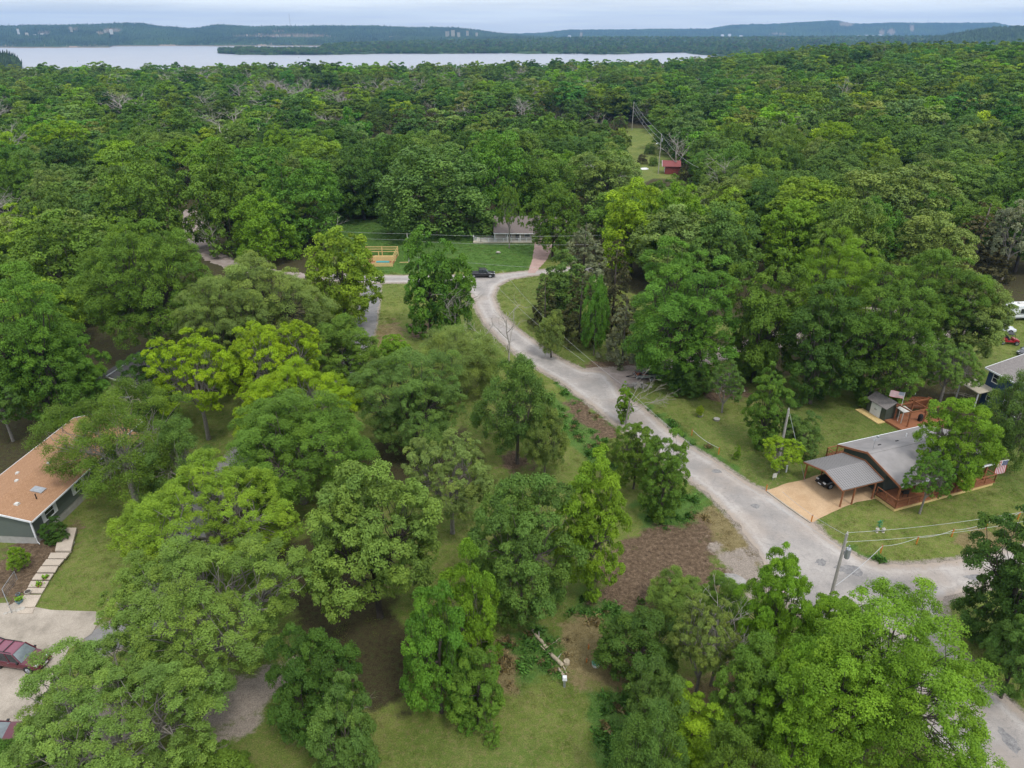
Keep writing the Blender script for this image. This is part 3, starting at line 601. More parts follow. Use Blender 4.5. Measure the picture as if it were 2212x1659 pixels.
# ------------------------------------------------------------------ named trees, front to back
BT = 'broadleaf_tree'
NEAR = [
 # uc, vtop, vbase, width, kind, colour, name, label, category
 (240, 1425, 1760, 450, 'sparse', 'O', BT, 'sprawling olive oak with bare grey limbs beside the maroon cars'),
 (445, 1195, 1500, 440, 'sparse', 'O', BT, 'open crowned oak with pale limbs standing over the grey asphalt lane'),
 (450, 1003, 1300, 360, 'sparse', 'P', BT, 'yellow tipped oak right of the green house with the orange roof'),
 (680, 1360, 1640, 190, 'round', 'D', BT, 'small dark glossy tree right of the tan gravel turnaround'),
 (745, 1480, 1720, 140, 'shrub', 'T', 'shrub', 'grey green shrub at the foot of the dark glossy tree', 'shrub'),
 (805, 1015, 1370, 290, 'wide', 'O', BT, 'pale olive oak with a broad open crown in the middle of the lower yard'),
 (972, 930, 1150, 205, 'sparse', 'L', BT, 'light green oak with a visible dark trunk behind the feathery tree'),
 (1128, 1037, 1360, 235, 'round', 'T', BT, 'dense blue green tree above the fallen logs'),
 (1283, 992, 1300, 150, 'tall', 'B', BT, 'bright green upright tree left of the bare dug soil'),
 (1010, 1168, 1500, 135, 'shrub', 'B', BT, 'tall light green tree with a soft crown at the edge of the front lawn'),
 (945, 1255, 1560, 150, 'shrub', 'M', BT, 'shorter light green tree joined to the left of the tall soft crowned one'),
 (1030, 1400, 1580, 120, 'shrub', 'G', 'shrub', 'low green growth at the right foot of the tall soft crowned tree', 'shrub'),
 (1178, 878, 1015, 95, 'feather', 'L', 'young_tree', 'small pale feathery sapling on the grass slope below the road'),
 (1118, 775, 985, 165, 'feather', 'T', BT, 'grey green tree with a thin dark trunk beside the road bend'),
 (892, 752, 1000, 235, 'round', 'T', BT, 'broad grey green tree in the centre of the picture'),
 (990, 722, 850, 190, 'feather', 'L', BT, 'low ferny pale green tree left of the leafless tree'),
 (850, 724, 800, 72, 'round', 'B', BT, 'small bright green treetop above the broad grey green tree'),
 (645, 808, 980, 270, 'sparse', 'Y', BT, 'vivid yellow green tree in the centre left, brightest of the yard'),
 (640, 885, 1090, 320, 'wide', 'G', BT, 'mid green spreading tree under the vivid yellow green one'),
 (425, 712, 960, 190, 'sparse', 'Y', BT, 'yellow green tree in front of the dark roofed house'),
 (598, 692, 930, 205, 'sparse', 'Y', BT, 'yellow green tree beside the one in front of the dark roof'),
 (262, 838, 1120, 310, 'airy', 'G', BT, 'thin leaved tree hanging over the orange roof'),
 (390, 905, 1130, 150, 'airy', 'T', BT, 'dusky thin leaved tree by the right end of the orange roof'),
 (560, 560, 800, 270, 'wide', 'L', BT, 'pale grey green tree with a broad domed top left of the wooden garden frame'),
 (478, 600, 860, 190, 'round', 'L', BT, 'light green clumpy tree left of the pale domed one'),
 (738, 505, 715, 165, 'round', 'P', BT, 'yellow tipped tree hiding the left end of the road'),
 (745, 690, 850, 150, 'round', 'G', BT, 'dark green tree at the side of the asphalt lane'),
 (310, 488, 800, 270, 'wide', 'G', BT, 'large mid green tree between the lane clearing and the dark roof'),
 (150, 470, 700, 220, 'round', 'G', BT, 'rounded green tree in the left wood just under the lane clearing'),
 (60, 588, 935, 220, 'tall', 'M', BT, 'tall rich green tree at the left edge of the picture'),
 (0, 800, 960, 120, 'sparse', 'T', BT, 'grey green branchy tree low on the left edge'),
 (150, 700, 900, 140, 'round', 'M', BT, 'rich green tree left of the dark roofed house'),
 (330, 760, 930, 110, 'round', 'D', BT, 'dark tree leaning over the dark shingled roof'),
 (925, 512, 735, 105, 'tall', 'M', BT, 'forked green tree in front of the black pickup truck'),
 (985, 540, 735, 85, 'tall', 'M', BT, 'right half of the green pair standing before the black pickup truck'),
 (1472, 543, 845, 240, 'tall', 'M', BT, 'large dense maple left of centre in the row behind the green lawn'),
 (1648, 560, 835, 170, 'tall', 'G', BT, 'dense green tree second in the row behind the lawn'),
 (1775, 620, 880, 160, 'tall', 'D', BT, 'dark green tree with layered leaves above the bare earth'),
 (1800, 515, 800, 190, 'round', 'B', BT, 'bright topped tree behind the dark layered one'),
 (1905, 600, 880, 200, 'tall', 'G', BT, 'tall green tree directly behind the small shed'),
 (2010, 545, 790, 210, 'round', 'G', BT, 'full green tree left of the white camper'),
 (2085, 600, 800, 170, 'wide', 'L', BT, 'olive green tree beside the white pickup'),
 (2050, 738, 880, 120, 'sparse', 'O', BT, 'olive tree with dead limbs left of the blue house'),
 (1220, 555, 700, 105, 'tall', 'T', BT, 'dark blue green tree beside the road fork'),
 (1178, 596, 694, 66, 'cedar', 'C', 'cedar_tree', 'dark cedar nearest the road fork'),
 (1255, 582, 745, 100, 'cedar', 'C', 'cedar_tree', 'dark conical cedar standing behind the verge'),
 (1262, 470, 640, 115, 'cedar', 'S', 'cedar_tree', 'broad grey green cedar behind the cedars at the fork'),
 (1328, 520, 720, 105, 'cedar', 'K', 'cedar_tree', 'brownish cedar between the fork and the row of maples'),
 (1288, 600, 752, 60, 'feather', 'M', BT, 'slender drooping tree among the cedars'),
 (1350, 628, 790, 84, 'cedar', 'S', 'cedar_tree', 'silver blue cedar left of the dense maple'),
 (1192, 674, 755, 66, 'feather', 'L', 'young_tree', 'small leaning pale tree on the grass beside the road bend'),
 (1368, 402, 600, 140, 'round', 'N', BT, 'lime green tree standing out of the wood behind the cedars'),
 (1455, 408, 600, 118, 'round', 'B', BT, 'light green tree just right of the lime one'),
 (1660, 795, 972, 88, 'tall', 'G', BT, 'slim upright green tree on the lawn behind the bare pole', 'tree'),
 (1737, 893, 985, 85, 'shrub', 'T', 'shrub', 'dark low spreading shrub right of the bare pole', 'shrub'),
 (1690, 955, 1026, 92, 'sparse', 'N', 'shrub', 'yellow green bush at the foot of the bare pole', 'shrub'),
 (1350, 815, 930, 34, 'tall', 'B', 'ivy_clad_snag', 'leafy ivy covered trunk beside the road with dead boughs reaching right', 'tree'),
 (1375, 915, 1070, 96, 'round', 'G', BT, 'left half of the green roadside tree leaning over the verge'),
 (1438, 935, 1112, 100, 'tall', 'G', BT, 'dense green roadside tree on a bare grey trunk'),
 (2070, 862, 1080, 150, 'round', 'B', BT, 'bright green tree in front of the grey roofed house', 'tree'),
 (2008, 975, 1125, 95, 'sparse', 'M', BT, 'lower leafy stem of green growth by the porch steps', 'tree'),
 (2194, 812, 1030, 135, 'feather', 'T', BT, 'green tree half hiding the blue house'),
 (2200, 1095, 1440, 200, 'tall', 'D', BT, 'dark green tree at the right edge below the road'),
 (2200, 1330, 1530, 130, 'round', 'T', BT, 'lower dark tree at the right edge beside the lower road'),
 (1905, 1270, 1720, 430, 'round', 'B', BT, 'great bright green tree filling the lower right corner'),
 (1740, 1400, 1700, 210, 'round', 'B', BT, 'bright green tree merging into the left of the great one'),
 (1674, 1200, 1470, 150, 'round', 'B', BT, 'bright green tree beside the leaning transformer pole'),
 (1792, 1284, 1500, 150, 'round', 'B', BT, 'bright green treetop in front of the foot of the transformer pole'),
 (1640, 1390, 1640, 180, 'round', 'G', BT, 'mid green tree in the lower right thicket'),
 (1385, 1312, 1500, 175, 'shrub', 'D', BT, 'dark glossy rounded tree at the left of the thicket'),
 (1520, 1290, 1520, 150, 'sparse', 'L', BT, 'grey green tree in the thicket with dead twigs below'),
 (1460, 1245, 1345, 120, 'feather', 'O', 'shrub', 'olive bush at the lower edge of the dug soil', 'shrub'),
 (1560, 1250, 1350, 110, 'shrub', 'G', 'shrub', 'green bush between the gravel pile and the thicket', 'shrub'),
 (1510, 1500, 1680, 170, 'shrub', 'N', 'shrub', 'yellow green bush at the bottom of the thicket', 'shrub'),
 (1420, 1430, 1620, 130, 'shrub', 'T', 'shrub', 'grey green bush in the left side of the thicket', 'shrub'),
 (1400, 1540, 1780, 160, 'feather', 'T', 'shrub', 'sage coloured bush at the bottom edge left of the yellow green one', 'shrub'),
 (1585, 1590, 1820, 170, 'feather', 'G', 'shrub', 'loose green bush at the bottom edge under the thicket', 'shrub'),
 (1570, 778, 872, 80, 'sparse', 'T', BT, 'thin twisted little tree on the lawn by the rubble heap'),
 (1492, 770, 855, 90, 'shrub', 'D', 'shrub', 'dark bush beside the parked utility trailer', 'shrub'),
 (1195, 405, 560, 110, 'round', 'G', BT, 'green tree in front of the mauve roofed house'),
 (1100, 400, 540, 60, 'sparse', 'G', BT, 'slender thin tree before the left end of the mauve roof'),
 (940, 335, 500, 235, 'shrub', 'T', BT, 'large dark domed tree at the back of the shaded lawn'),
 (655, 430, 540, 120, 'sparse', 'L', BT, 'pale tree with dead twigs left of the shaded lawn'),
 (1245, 545, 640, 50, 'cedar', 'C', 'cedar_tree', 'little dark cedar by the pinkish house driveway'),
 (2120, 430, 600, 130, 'cedar', 'K', 'cedar_tree', 'brownish cedar at the right beyond the camper'),
 (2190, 440, 610, 120, 'sparse', 'S', BT, 'silvery tree on the right edge above the camper'),
 (480, 330, 545, 165, 'shrub', 'G', BT, 'big green tree directly right of the lane clearing'),
 (655, 345, 545, 165, 'shrub', 'M', BT, 'bright green domed tree right of the one by the lane clearing'),
 (565, 420, 575, 130, 'shrub', 'B', BT, 'lower fresh green tree between two big ones above the lane'),
 (300, 330, 560, 170, 'shrub', 'G', BT, 'big dark olive tree directly left of the lane clearing'),
 (780, 325, 480, 120, 'shrub', 'D', BT, 'dark green tree at the far left edge of the shaded lawn'),
 (860, 300, 470, 130, 'shrub', 'D', BT, 'very dark tree behind the shaded lawn'),
 (1075, 290, 480, 150, 'shrub', 'M', BT, 'green tree rising behind the mauve roof'),
 (1560, 450, 640, 150, 'round', 'T', BT, 'grey green tree right of the fan of bare branches'),
 (1835, 430, 640, 140, 'round', 'O', BT, 'olive green tree between the yellowish and the domed tree'),
 (2010, 470, 640, 170, 'round', 'L', BT, 'pale olive tree above the full green one left of the camper'),
 (1310, 325, 470, 150, 'round', 'L', BT, 'pale green tree at the near end of the mown power line clearing'),
 (1740, 388, 560, 190, 'round', 'P', BT, 'yellowish tree tallest in the right hand wood'),
 (1915, 362, 560, 220, 'round', 'L', BT, 'bright domed tree high in the right hand wood'),
 (105, 430, 560, 140, 'round', 'N', BT, 'lime green treetop near the left edge below the dark ridge'),
 (1404, 312, 338, 24, 'shrub', 'T', 'shrub', 'grey green scrub in the middle of the power line clearing', 'shrub'),
 (1388, 336, 358, 22, 'shrub', 'K', 'shrub', 'brownish scrub nearest the small boat in the power line clearing', 'shrub'),
 (1412, 342, 362, 20, 'shrub', 'G', 'shrub', 'low green scrub beside the pole with the street lamp', 'shrub'),
 (36, 1180, 1244, 44, 'feather', 'B', 'shrub', 'small bright bush in the flower bed of the green house', 'shrub'),
 (115, 1128, 1172, 52, 'shrub', 'D', 'shrub', 'dark green clump of leaves against the green house wall', 'shrub'),
 (0, 1610, 1740, 150, 'shrub', 'M', 'shrub', 'green bush at the lower left corner', 'shrub'),
 (150, 1630, 1740, 180, 'shrub', 'D', 'shrub', 'dark low bush on the bottom edge near the gravel', 'shrub'),
 (430, 1600, 1800, 200, 'shrub', 'G', 'shrub', 'green undergrowth bush on the bottom edge under the sprawling oak', 'shrub'),
 (1480, 955, 975, 16, 'feather', 'B', 'shrub', 'small light bush in front of the middle stake of the lawn rope', 'shrub'),
 (1333, 960, 992, 55, 'feather', 'L', 'shrub', 'pale ferny growth at the foot of the ivy trunk', 'shrub'),
 (1594, 960, 993, 15, 'shrub', 'B', 'shrub', 'small round bush by the right stake of the lawn rope', 'shrub'),
 (1513, 880, 898, 17, 'feather', 'Y', 'shrub', 'little yellow green bush in a pot on the lawn by the dead boughs', 'shrub'),
]
for r_ in NEAR:
    T(*r_[:8], clear=(2.6 if r_[0] in (972, 1118, 1438, 2065, 1178, 1192, 1288, 1570) else .9), cat=(r_[8] if len(r_) > 8 else ('shrub' if r_[6] == 'shrub' else 'tree')))
# dead and leafless trees
DEADK = {}
def dead(u, v, vtop, name, label, k=0, tint=None, sc=1.0, n0=7, spread=.9, group=None, levels=3):
    b = G(u, v); lo, hi = .5, 30
    for _ in range(30):
        mid = (lo + hi) / 2
        if pr(b.x, b.y, b.z + mid)[1] > vtop: lo = mid
        else: hi = mid
    H = lo; key = (k, n0, spread, levels)
    if key not in DEADK: DEADK[key] = bare_mesh('dead', 40 + k, n0=n0, spread=spread, levels=levels)
    tm, bm_ = DEADK[key]; o = thing(name, label, 'dead tree', b, prg.random() * 6, group); o.scale = (H / 12 * sc, H / 12 * sc, H / 12)
    for nm, me in (('trunk', tm), ('branches', bm_)):
        p = bpy.data.objects.new(nm, me); C.objects.link(p); p.parent = o
    return o
dead(985, 735, 590, 'dead_tree', 'bleached dead tree with spreading forks below the black pickup', 1, sc=1.25, n0=9)
dead(1100, 790, 645, 'dead_tree', 'thin leafless tree standing against the pale road', 2, sc=.9)
dead(1040, 800, 690, 'dead_tree', 'low tangle of bare branches left of the thin leafless tree', 3, sc=1.3, spread=1.3)
dead(1490, 560, 425, 'dead_tree', 'fan of bare grey branches right of the lime green tree', 4, sc=1.3)
dead(1535, 1480, 1300, 'dead_tree', 'bare twiggy dead tree inside the lower right thicket', 5, sc=1.0, n0=10)
dead(1640, 1740, 1640, 'dead_tree', 'bare fallen looking branches at the bottom edge of the thicket', 6, sc=1.5, spread=1.4)
dead(760, 1590, 1490, 'dead_tree', 'pale bare twigs beside the grey green shrub in the lower yard', 3, sc=1.1)
dead(700, 540, 450, 'dead_tree', 'pale bare crown left of the shaded lawn', 2, sc=1.5)
dead(520, 285 + 60, 225, 'dead_tree', 'leafless grey tree high in the left hand wood', 4, sc=1.6)
dead(2030, 870, 765, 'dead_tree', 'broken dead limbs under the olive tree by the blue house', 1, sc=1.1)
dead(1555, 850, 790, 'dead_tree', 'twisted leafless stems in the thin little tree on the lawn', 6, sc=1.3)
dead(470, 560, 470, 'dead_tree', 'grey bare tree beside the forest lane', 5, sc=1.0)
# dead boughs of the ivy clad trunk, reaching to the right over the verge
def boughs():
    rg = np.random.default_rng(5); b = G(1350, 930); o = thing('dead_bough', 'spray of pale leafless boughs reaching right from the ivy trunk', 'branch', (b.x, b.y, 0))
    tm, mb = MB(), MB()
    tm.tube([(0, 0, -.1), (.1, 0, 2.2), (.35, 0, 4.6)], [.16, .13, .06], 6)
    for k, (ex, ey, ez) in enumerate([(6.0, 2.2, 4.3), (5.2, 4.2, 4.8), (4.6, 5.4, 5.4), (6.4, 3.4, 3.2), (3.2, 5.0, 6.4)]):
        s = Vector((.2, 0, 2.4 + k * .45)); e = Vector((ex, ey, ez)); p = wob(s, e, rg, 5, .03); mb.tube(p, [.05, .045, .035, .028, .02, .01], 4, False)
        for j in range(8):
            i = rg.integers(2, 5); a = p[i].lerp(p[i + 1], rg.random()); d = ((e - s).normalized() + Vector(rg.normal(0, .4, 3))).normalized()
            q = wob(a, a + d * rg.uniform(.9, 2.0), rg, 3, .05); mb.tube(q, [.025, .02, .016, .008], 4, False)
            for m in range(2):
                a2 = q[1 + m]; mb.tube([a2, a2 + (d + Vector(rg.normal(0, .5, 3))).normalized() * rg.uniform(.4, .9)], [.014, .007], 3, False)
    tm.build('stem', M['bark_pale'], o); mb.build('twigs', M['bark_pale'], o)
boughs()

# ------------------------------------------------------------------ the individual trees of the wood
CLEARM = [(745, 482, 1225, 600, 0), (384, 458, 462, 530, 0), (1358, 288, 1396, 380, 0), (1384, 306, 1462, 382, 280), (1020, 455, 1175, 525, 190), (180, 712, 335, 860, 0), (0, 850, 300, 1300, 0), (1080, 560, 1320, 840, 0), (1130, 500, 1190, 590, 0), (2150, 620, 2260, 780, 0), (1860, 655, 2130, 760, 0), (1655, 690, 1760, 790, 0), (1358, 218, 1374, 282, 412), (1412, 290, 1432, 375, 277), (1500, 690, 1700, 900, 0)]
CLEARM = [(m_[:4], m_[4] or G((m_[0] + m_[2]) / 2, m_[1]).y) for m_ in CLEARM]
def hits(r, m, pad=0): return not (r[2] < m[0] + pad or r[0] > m[2] - pad or r[3] < m[1] + pad or r[1] > m[3] - pad)
ROADS_W = [ROAD, SIDE, ASPH, LEFTLANE, CLEAR, BACKDRIVE]
def noise2(x, y, s=1.0):
    return (math.sin(x * .021 * s + 1.7) * math.cos(y * .017 * s) + math.sin((x + y) * .031 * s) * .5 + math.sin((x - 1.6 * y) * .047 * s + 2) * .35)
fr = random.Random(23); CAND = []
y_ = 95.0
while y_ < 1380:
    st = (10.4 if y_ < 150 else 12.4) + max(0, y_ - 250) * .002
    xm = y_ * .80 + 25; x_ = -xm
    while x_ < xm:
        CAND.append((x_ + fr.uniform(-.42, .42) * st, y_ + fr.uniform(-.42, .42) * st)); x_ += st
    y_ += st
CA = np.array(CAND); keep = np.ones(len(CA), bool)
for pg in ROADS_W: keep &= inside_dist(CA, pg) < -2.6
keep &= np.hypot(CA[:, 0], CA[:, 1]) < 1330
WOOD = []; FAR = []
def species(x, y):
    r = math.hypot(x, y); n = noise2(x, y); az = math.atan2(x, y); p = fr.random()
    ced = .08 + (.50 if (n > .25 and r > 300) else 0) + (.30 if (r > 380 and az < .12) else 0)
    if r > 300 and r < 420 and az < -.1: ced += .15
    ced *= (.35 if az > .25 else 1)
    if p < min(ced, .75): return 'cedar', fr.choice('CCKK')
    if p < ced + (.05 if r > 180 else .015): return 'dead', 'S'
    k = fr.choice(['round', 'round', 'round', 'shrub', 'wide', 'wide', 'tall', 'feather'])
    return k, fr.choice('GGGGMMDDLLTTOBBPN' if n < .3 else 'GGDDTTLOMP')
for (x, y), kp in zip(CAND, keep):
    if not kp: continue
    z = float(hgt(x, y)); ub, vb, d = pr(x, y, z)
    if y < 236 and not (vb < 520 or (ub < 330 and vb < 900) or (ub > 1320 and vb < 640)): continue
    k, c = species(x, y); small = fr.random() < .22
    W = fr.uniform(11, 19.5) * (1 + .18 * min(1, max(0, (math.hypot(x, y) - 200) / 250))) if k != 'cedar' else fr.uniform(5.5, 9.5); H = fr.uniform(11, 18.5) if k != 'cedar' else fr.uniform(8, 12.5)
    if small: W *= .65; H *= .75
    r = math.hypot(x, y); az = math.atan2(x, y)
    H *= 1 + .12 * max(0, min(1, (r - 600) / 200)) * (1 if az > .2 else .3)
    ut, vt, dt = pr(x, y, z + H); hw = W / 2 * FPX / d; rc = (ub - hw * .9, vt, ub + hw * .9, vb)
    if any(y < ym and hits(rc, m, 4) for m, ym in CLEARM): continue
    if any((x - a) ** 2 + (y - b) ** 2 < (wr * .62 + W * .22) ** 2 for a, b, wr in PLACED if abs(y - b) < 12): continue
    if ub < -120 or ub > 2330: continue
    (WOOD if True else FAR).append((d, x, y, z, H, W, k, c, ub, vt))
WOOD.sort()
limit = {'b': 300 - sum(1 for r_ in NEAR if r_[6] in (BT, 'young_tree')) - 2, 'cedar': 150, 'dead': 40}; cnt = dict(b=0, cedar=0, dead=0)
CN = dict(P='lime tinged', N='lime green', G='mid green', D='dark green', L='light green', B='bright green', Y='yellow green', O='olive', C='dark brownish', K='brown tinged', S='silvery', M='rich green', T='grey green')
SH = dict(round='round topped', wide='broad crowned', tall='tall narrow', feather='feathery', sparse='open crowned', shrub='bushy', cedar='conical')
def where(u, v):
    a = 'at the far left' if u < 300 else 'left of the lane clearing' if u < 400 and v > 350 else 'in the left hand wood' if u < 760 else 'behind the shaded lawn' if u < 1050 and v > 300 else 'in the central wood' if u < 1340 else 'beside the power line clearing' if u < 1500 and v < 420 else 'in the right hand wood' if u < 1900 else 'at the far right'
    b = 'near' if v > 480 else 'halfway back' if v > 330 else 'deep' 
    return b, a
seen_l = {}
IND = []; REST = []
for t in WOOD:
    d, x, y, z, H, W, k, c, u, v = t; g = 'cedar' if k == 'cedar' else 'dead' if k == 'dead' else 'b'
    if cnt[g] < limit[g] and 0 < v and -60 < u < 2270: cnt[g] += 1; IND.append(t)
    else: REST.append(t)
def short(n): return int(round(n))
from collections import Counter
def wlabel(t):
    d, x, y, z, H, W, k, c, u, v = t; b, a = where(u, v); size = 'big' if W > 11.5 else 'small' if W < 7 else 'middling'
    if k == 'dead': return 'leafless grey tree %s %s' % (b, a)
    if k == 'cedar': return '%s %s cedar %s %s' % (size, CN[c], b, a)
    return '%s %s %s tree %s %s' % (size, SH[k], CN[c], b, a)
byl = {}
for t in IND: byl.setdefault(wlabel(t), []).append(t)
ORD = ['leftmost'] + [w_ + ' from left' for w_ in 'second third fourth fifth sixth seventh eighth ninth tenth eleventh twelfth thirteenth fourteenth fifteenth sixteenth seventeenth eighteenth nineteenth twentieth'.split()] * 2
for t in IND:
    d, x, y, z, H, W, k, c, u, v = t; L = wlabel(t); mates = sorted(byl[L], key=lambda q: q[8]); L = L if len(mates) == 1 else L + ', ' + ORD[min(mates.index(t), 19)]; grp = L + ' group'
    grp = {'dead': 'leafless trees of the wood', 'cedar': 'cedars of the wood'}.get(k, 'broadleaf trees of the wood')
    if k == 'dead':
        kk = ('w', int(x) % 3)
        if kk not in DEADK: DEADK[kk] = bare_mesh('dead', 60 + int(x) % 3, levels=3, n0=8)
        o = thing('dead_tree', L, 'dead tree', (x, y, z), fr.random() * 6, grp); o.scale = (W / 9, W / 9, H / 12)
        for nm, me in zip(('trunk', 'branches'), DEADK[kk]): p = bpy.data.objects.new(nm, me); C.objects.link(p); p.parent = o
    else:
        put_tree(x, y, H, W, k, c, 'cedar_tree' if k == 'cedar' else BT, L, 'tree', grp, z=z, q=1)
# ------------------------------------------------------------------ the rest of the wood: one object, instanced
def stuff_forest(name, label, rows, libs, cols=None, extra=None):
    """rows: x y z H W kind colour"""
    kinds = [k for k, _ in libs]; pts, scl, rot, idx, tin = [], [], [], [], []
    for (x, y, z, H, W, k, c) in rows:
        opts = [i for i, kk in enumerate(kinds) if kk == k] or [0]; i = fr.choice(opts); ref = {'cedar': 3.3, 'tall': 4.5, 'dead': 4.5}.get(k, 5.6)
        pts.append((x, y, z)); scl.append((W / 2 / ref, W / 2 / ref, H / 12.2)); rot.append((0, 0, fr.random() * 6.28)); idx.append(i); tin.append(col(c, fr, .22))
    me = bpy.data.meshes.new(name); me.from_pydata(pts, [], []); n = len(pts)
    for nm, ty, dat, key in (('scl', 'FLOAT_VECTOR', scl, 'vector'), ('rot', 'FLOAT_VECTOR', rot, 'vector'), ('idx', 'INT', idx, 'value'), ('tint', 'FLOAT_COLOR', tin, 'color')):
        a = me.attributes.new(nm, ty, 'POINT'); a.data.foreach_set(key, np.array(dat, np.int32 if ty == 'INT' else np.float32).ravel())
    return scatter(name, label, me, libs)
def scatter(name, label, me, libs):
    o = bpy.data.objects.new(name, me); C.objects.link(o); tag(o, label, 'trees' if name != 'grass' else 'grass', kind='stuff')
    coll = bpy.data.collections.new(name + '_sources')
    for j, (k, m_) in enumerate(libs):
        so_ = bpy.data.objects.new('%s_source_%02d' % (name, j), m_); coll.objects.link(so_)
    ng = bpy.data.node_groups.new(name, 'GeometryNodeTree'); ng.interface.new_socket('Geometry', in_out='INPUT', socket_type='NodeSocketGeometry'); ng.interface.new_socket('Geometry', in_out='OUTPUT', socket_type='NodeSocketGeometry')
    gi = ng.nodes.new('NodeGroupInput'); go = ng.nodes.new('NodeGroupOutput'); ip = ng.nodes.new('GeometryNodeInstanceOnPoints'); ci = ng.nodes.new('GeometryNodeCollectionInfo')
    ci.inputs['Collection'].default_value = coll; ci.inputs['Separate Children'].default_value = True; ci.inputs['Reset Children'].default_value = True
    ip.inputs['Pick Instance'].default_value = True
    def na(nm, ty):
        a = ng.nodes.new('GeometryNodeInputNamedAttribute'); a.data_type = ty; a.inputs[0].default_value = nm; return a.outputs[0]
    ng.links.new(gi.outputs[0], ip.inputs['Points']); ng.links.new(ci.outputs[0], ip.inputs['Instance']); ng.links.new(na('idx', 'INT'), ip.inputs['Instance Index'])
    ng.links.new(na('scl', 'FLOAT_VECTOR'), ip.inputs['Scale']); ng.links.new(na('rot', 'FLOAT_VECTOR'), ip.inputs['Rotation']); ng.links.new(ip.outputs[0], go.inputs[0])
    m = o.modifiers.new('scatter', 'NODES'); m.node_group = ng; return o
def dead_joined(seed):
    a, b = bare_mesh('forest_dead', seed, levels=3, n0=9, tr=.3); mb = MB()
    for me in (a, b): mb.add([tuple(v.co) for v in me.vertices], [tuple(p.vertices) for p in me.polygons])
    me = bpy.data.meshes.new('forest_dead'); me.from_pydata(mb.v, [], mb.f); me.materials.append(M['dead_wood']); return me
def far_libs():
    out = []
    for i, k in enumerate(['round', 'round', 'wide', 'tall', 'feather', 'shrub', 'cedar', 'cedar']):
        cm, P, rc = crown('forest_crown', 300 + i * 5, k, 56 if k != 'cedar' else 60, 9500 if k != 'cedar' else 4000, .54 if k != 'cedar' else .62, 'leaf_i'); out.append((k, cm))
    out.append(('dead', dead_joined(77))); out.append(('dead', dead_joined(79))); return out
FL = far_libs()
rows = [(x, y, z - .2, H, W, k, c) for (d, x, y, z, H, W, k, c, u, v) in REST]
stuff_forest('forest', 'unbroken mixed green and brown wood running back to the lake shore', rows, FL)
# ================================================================== buildings, vehicles and small things
def gable_house(o, L, D, zw, zr, ridge, roof, wall, ov=.45, z0=.0, gable_trim='white', t=.14, name='roof'):
    """local frame: x along the ridge 0..L, y 0..-D, ridge at y=-ridge; separate wall, roof, fascia parts"""
    w = MB(); i = .35
    w.prism([(-i, z0), (-i, zw - .02), (-ridge, zr - .12), (-D + i, zw - .02), (-D + i, z0)], i, L - i, 'x'); wall_o = w.build('wall', M[wall], o)
    def zat(y): return zw + (zr - zw) * (1 - abs(y + ridge) / (ridge if y > -ridge else D - ridge))
    yb, yf = ov * .3, -D - ov * .3; r = MB()
    zb = zat(0) - (zr - zw) / ridge * yb; zf = zat(-D) - (zr - zw) / (D - ridge) * yb
    r.slab((0, yb, zb), (L, yb, zb), (L, -ridge, zr), (0, -ridge, zr), t); r.slab((0, -ridge, zr), (L, -ridge, zr), (L, yf, zf), (0, yf, zf), t)
    ro = r.build(name, M[roof], o); f = MB()
    for x in (-.04, L + .04):
        f.bar((x, yb, zb - .06), (x, -ridge, zr - .06), .07, .2); f.bar((x, -ridge, zr - .06), (x, yf, zf - .06), .07, .2)
    f.bar((0, yb + .04, zb - .08), (L, yb + .04, zb - .08), .07, .15); f.bar((0, yf - .04, zf - .08), (L, yf - .04, zf - .08), .07, .15)
    f.build('fascia', M[gable_trim], o); return wall_o, ro, zat
def window(o, c, w, h, nx, name='window', frame='white', depth=.06, rot=None):
    """window in a wall; c centre, nx = 'x' or 'y' outward axis with sign"""
    s = -1 if nx[0] == '-' else 1; ax = nx[-1]; f = MB(); g = MB()
    def bx(m, a0, a1, z0, z1, d0, d1):
        if ax == 'y': m.box(c[0] + a0, c[0] + a1, min(c[1] + s * d0, c[1] + s * d1), max(c[1] + s * d0, c[1] + s * d1), c[2] + z0, c[2] + z1)
        else: m.box(min(c[0] + s * d0, c[0] + s * d1), max(c[0] + s * d0, c[0] + s * d1), c[1] + a0, c[1] + a1, c[2] + z0, c[2] + z1)
    e = .09
    bx(f, -w / 2 - e, w / 2 + e, h / 2, h / 2 + e, 0, depth); bx(f, -w / 2 - e, w / 2 + e, -h / 2 - e, -h / 2, 0, depth + .03)
    bx(f, -w / 2 - e, -w / 2, -h / 2, h / 2, 0, depth); bx(f, w / 2, w / 2 + e, -h / 2, h / 2, 0, depth); bx(f, -w / 2, w / 2, -.03, .03, 0, depth * .8)
    fo = f.build(name, M[frame], o); bx(g, -w / 2, w / 2, -h / 2, h / 2, .005, .02); g.build('pane', M['glass'], fo); return fo
def frame(p0, p1): return math.atan2(p1[1] - p0[1], p1[0] - p0[0])
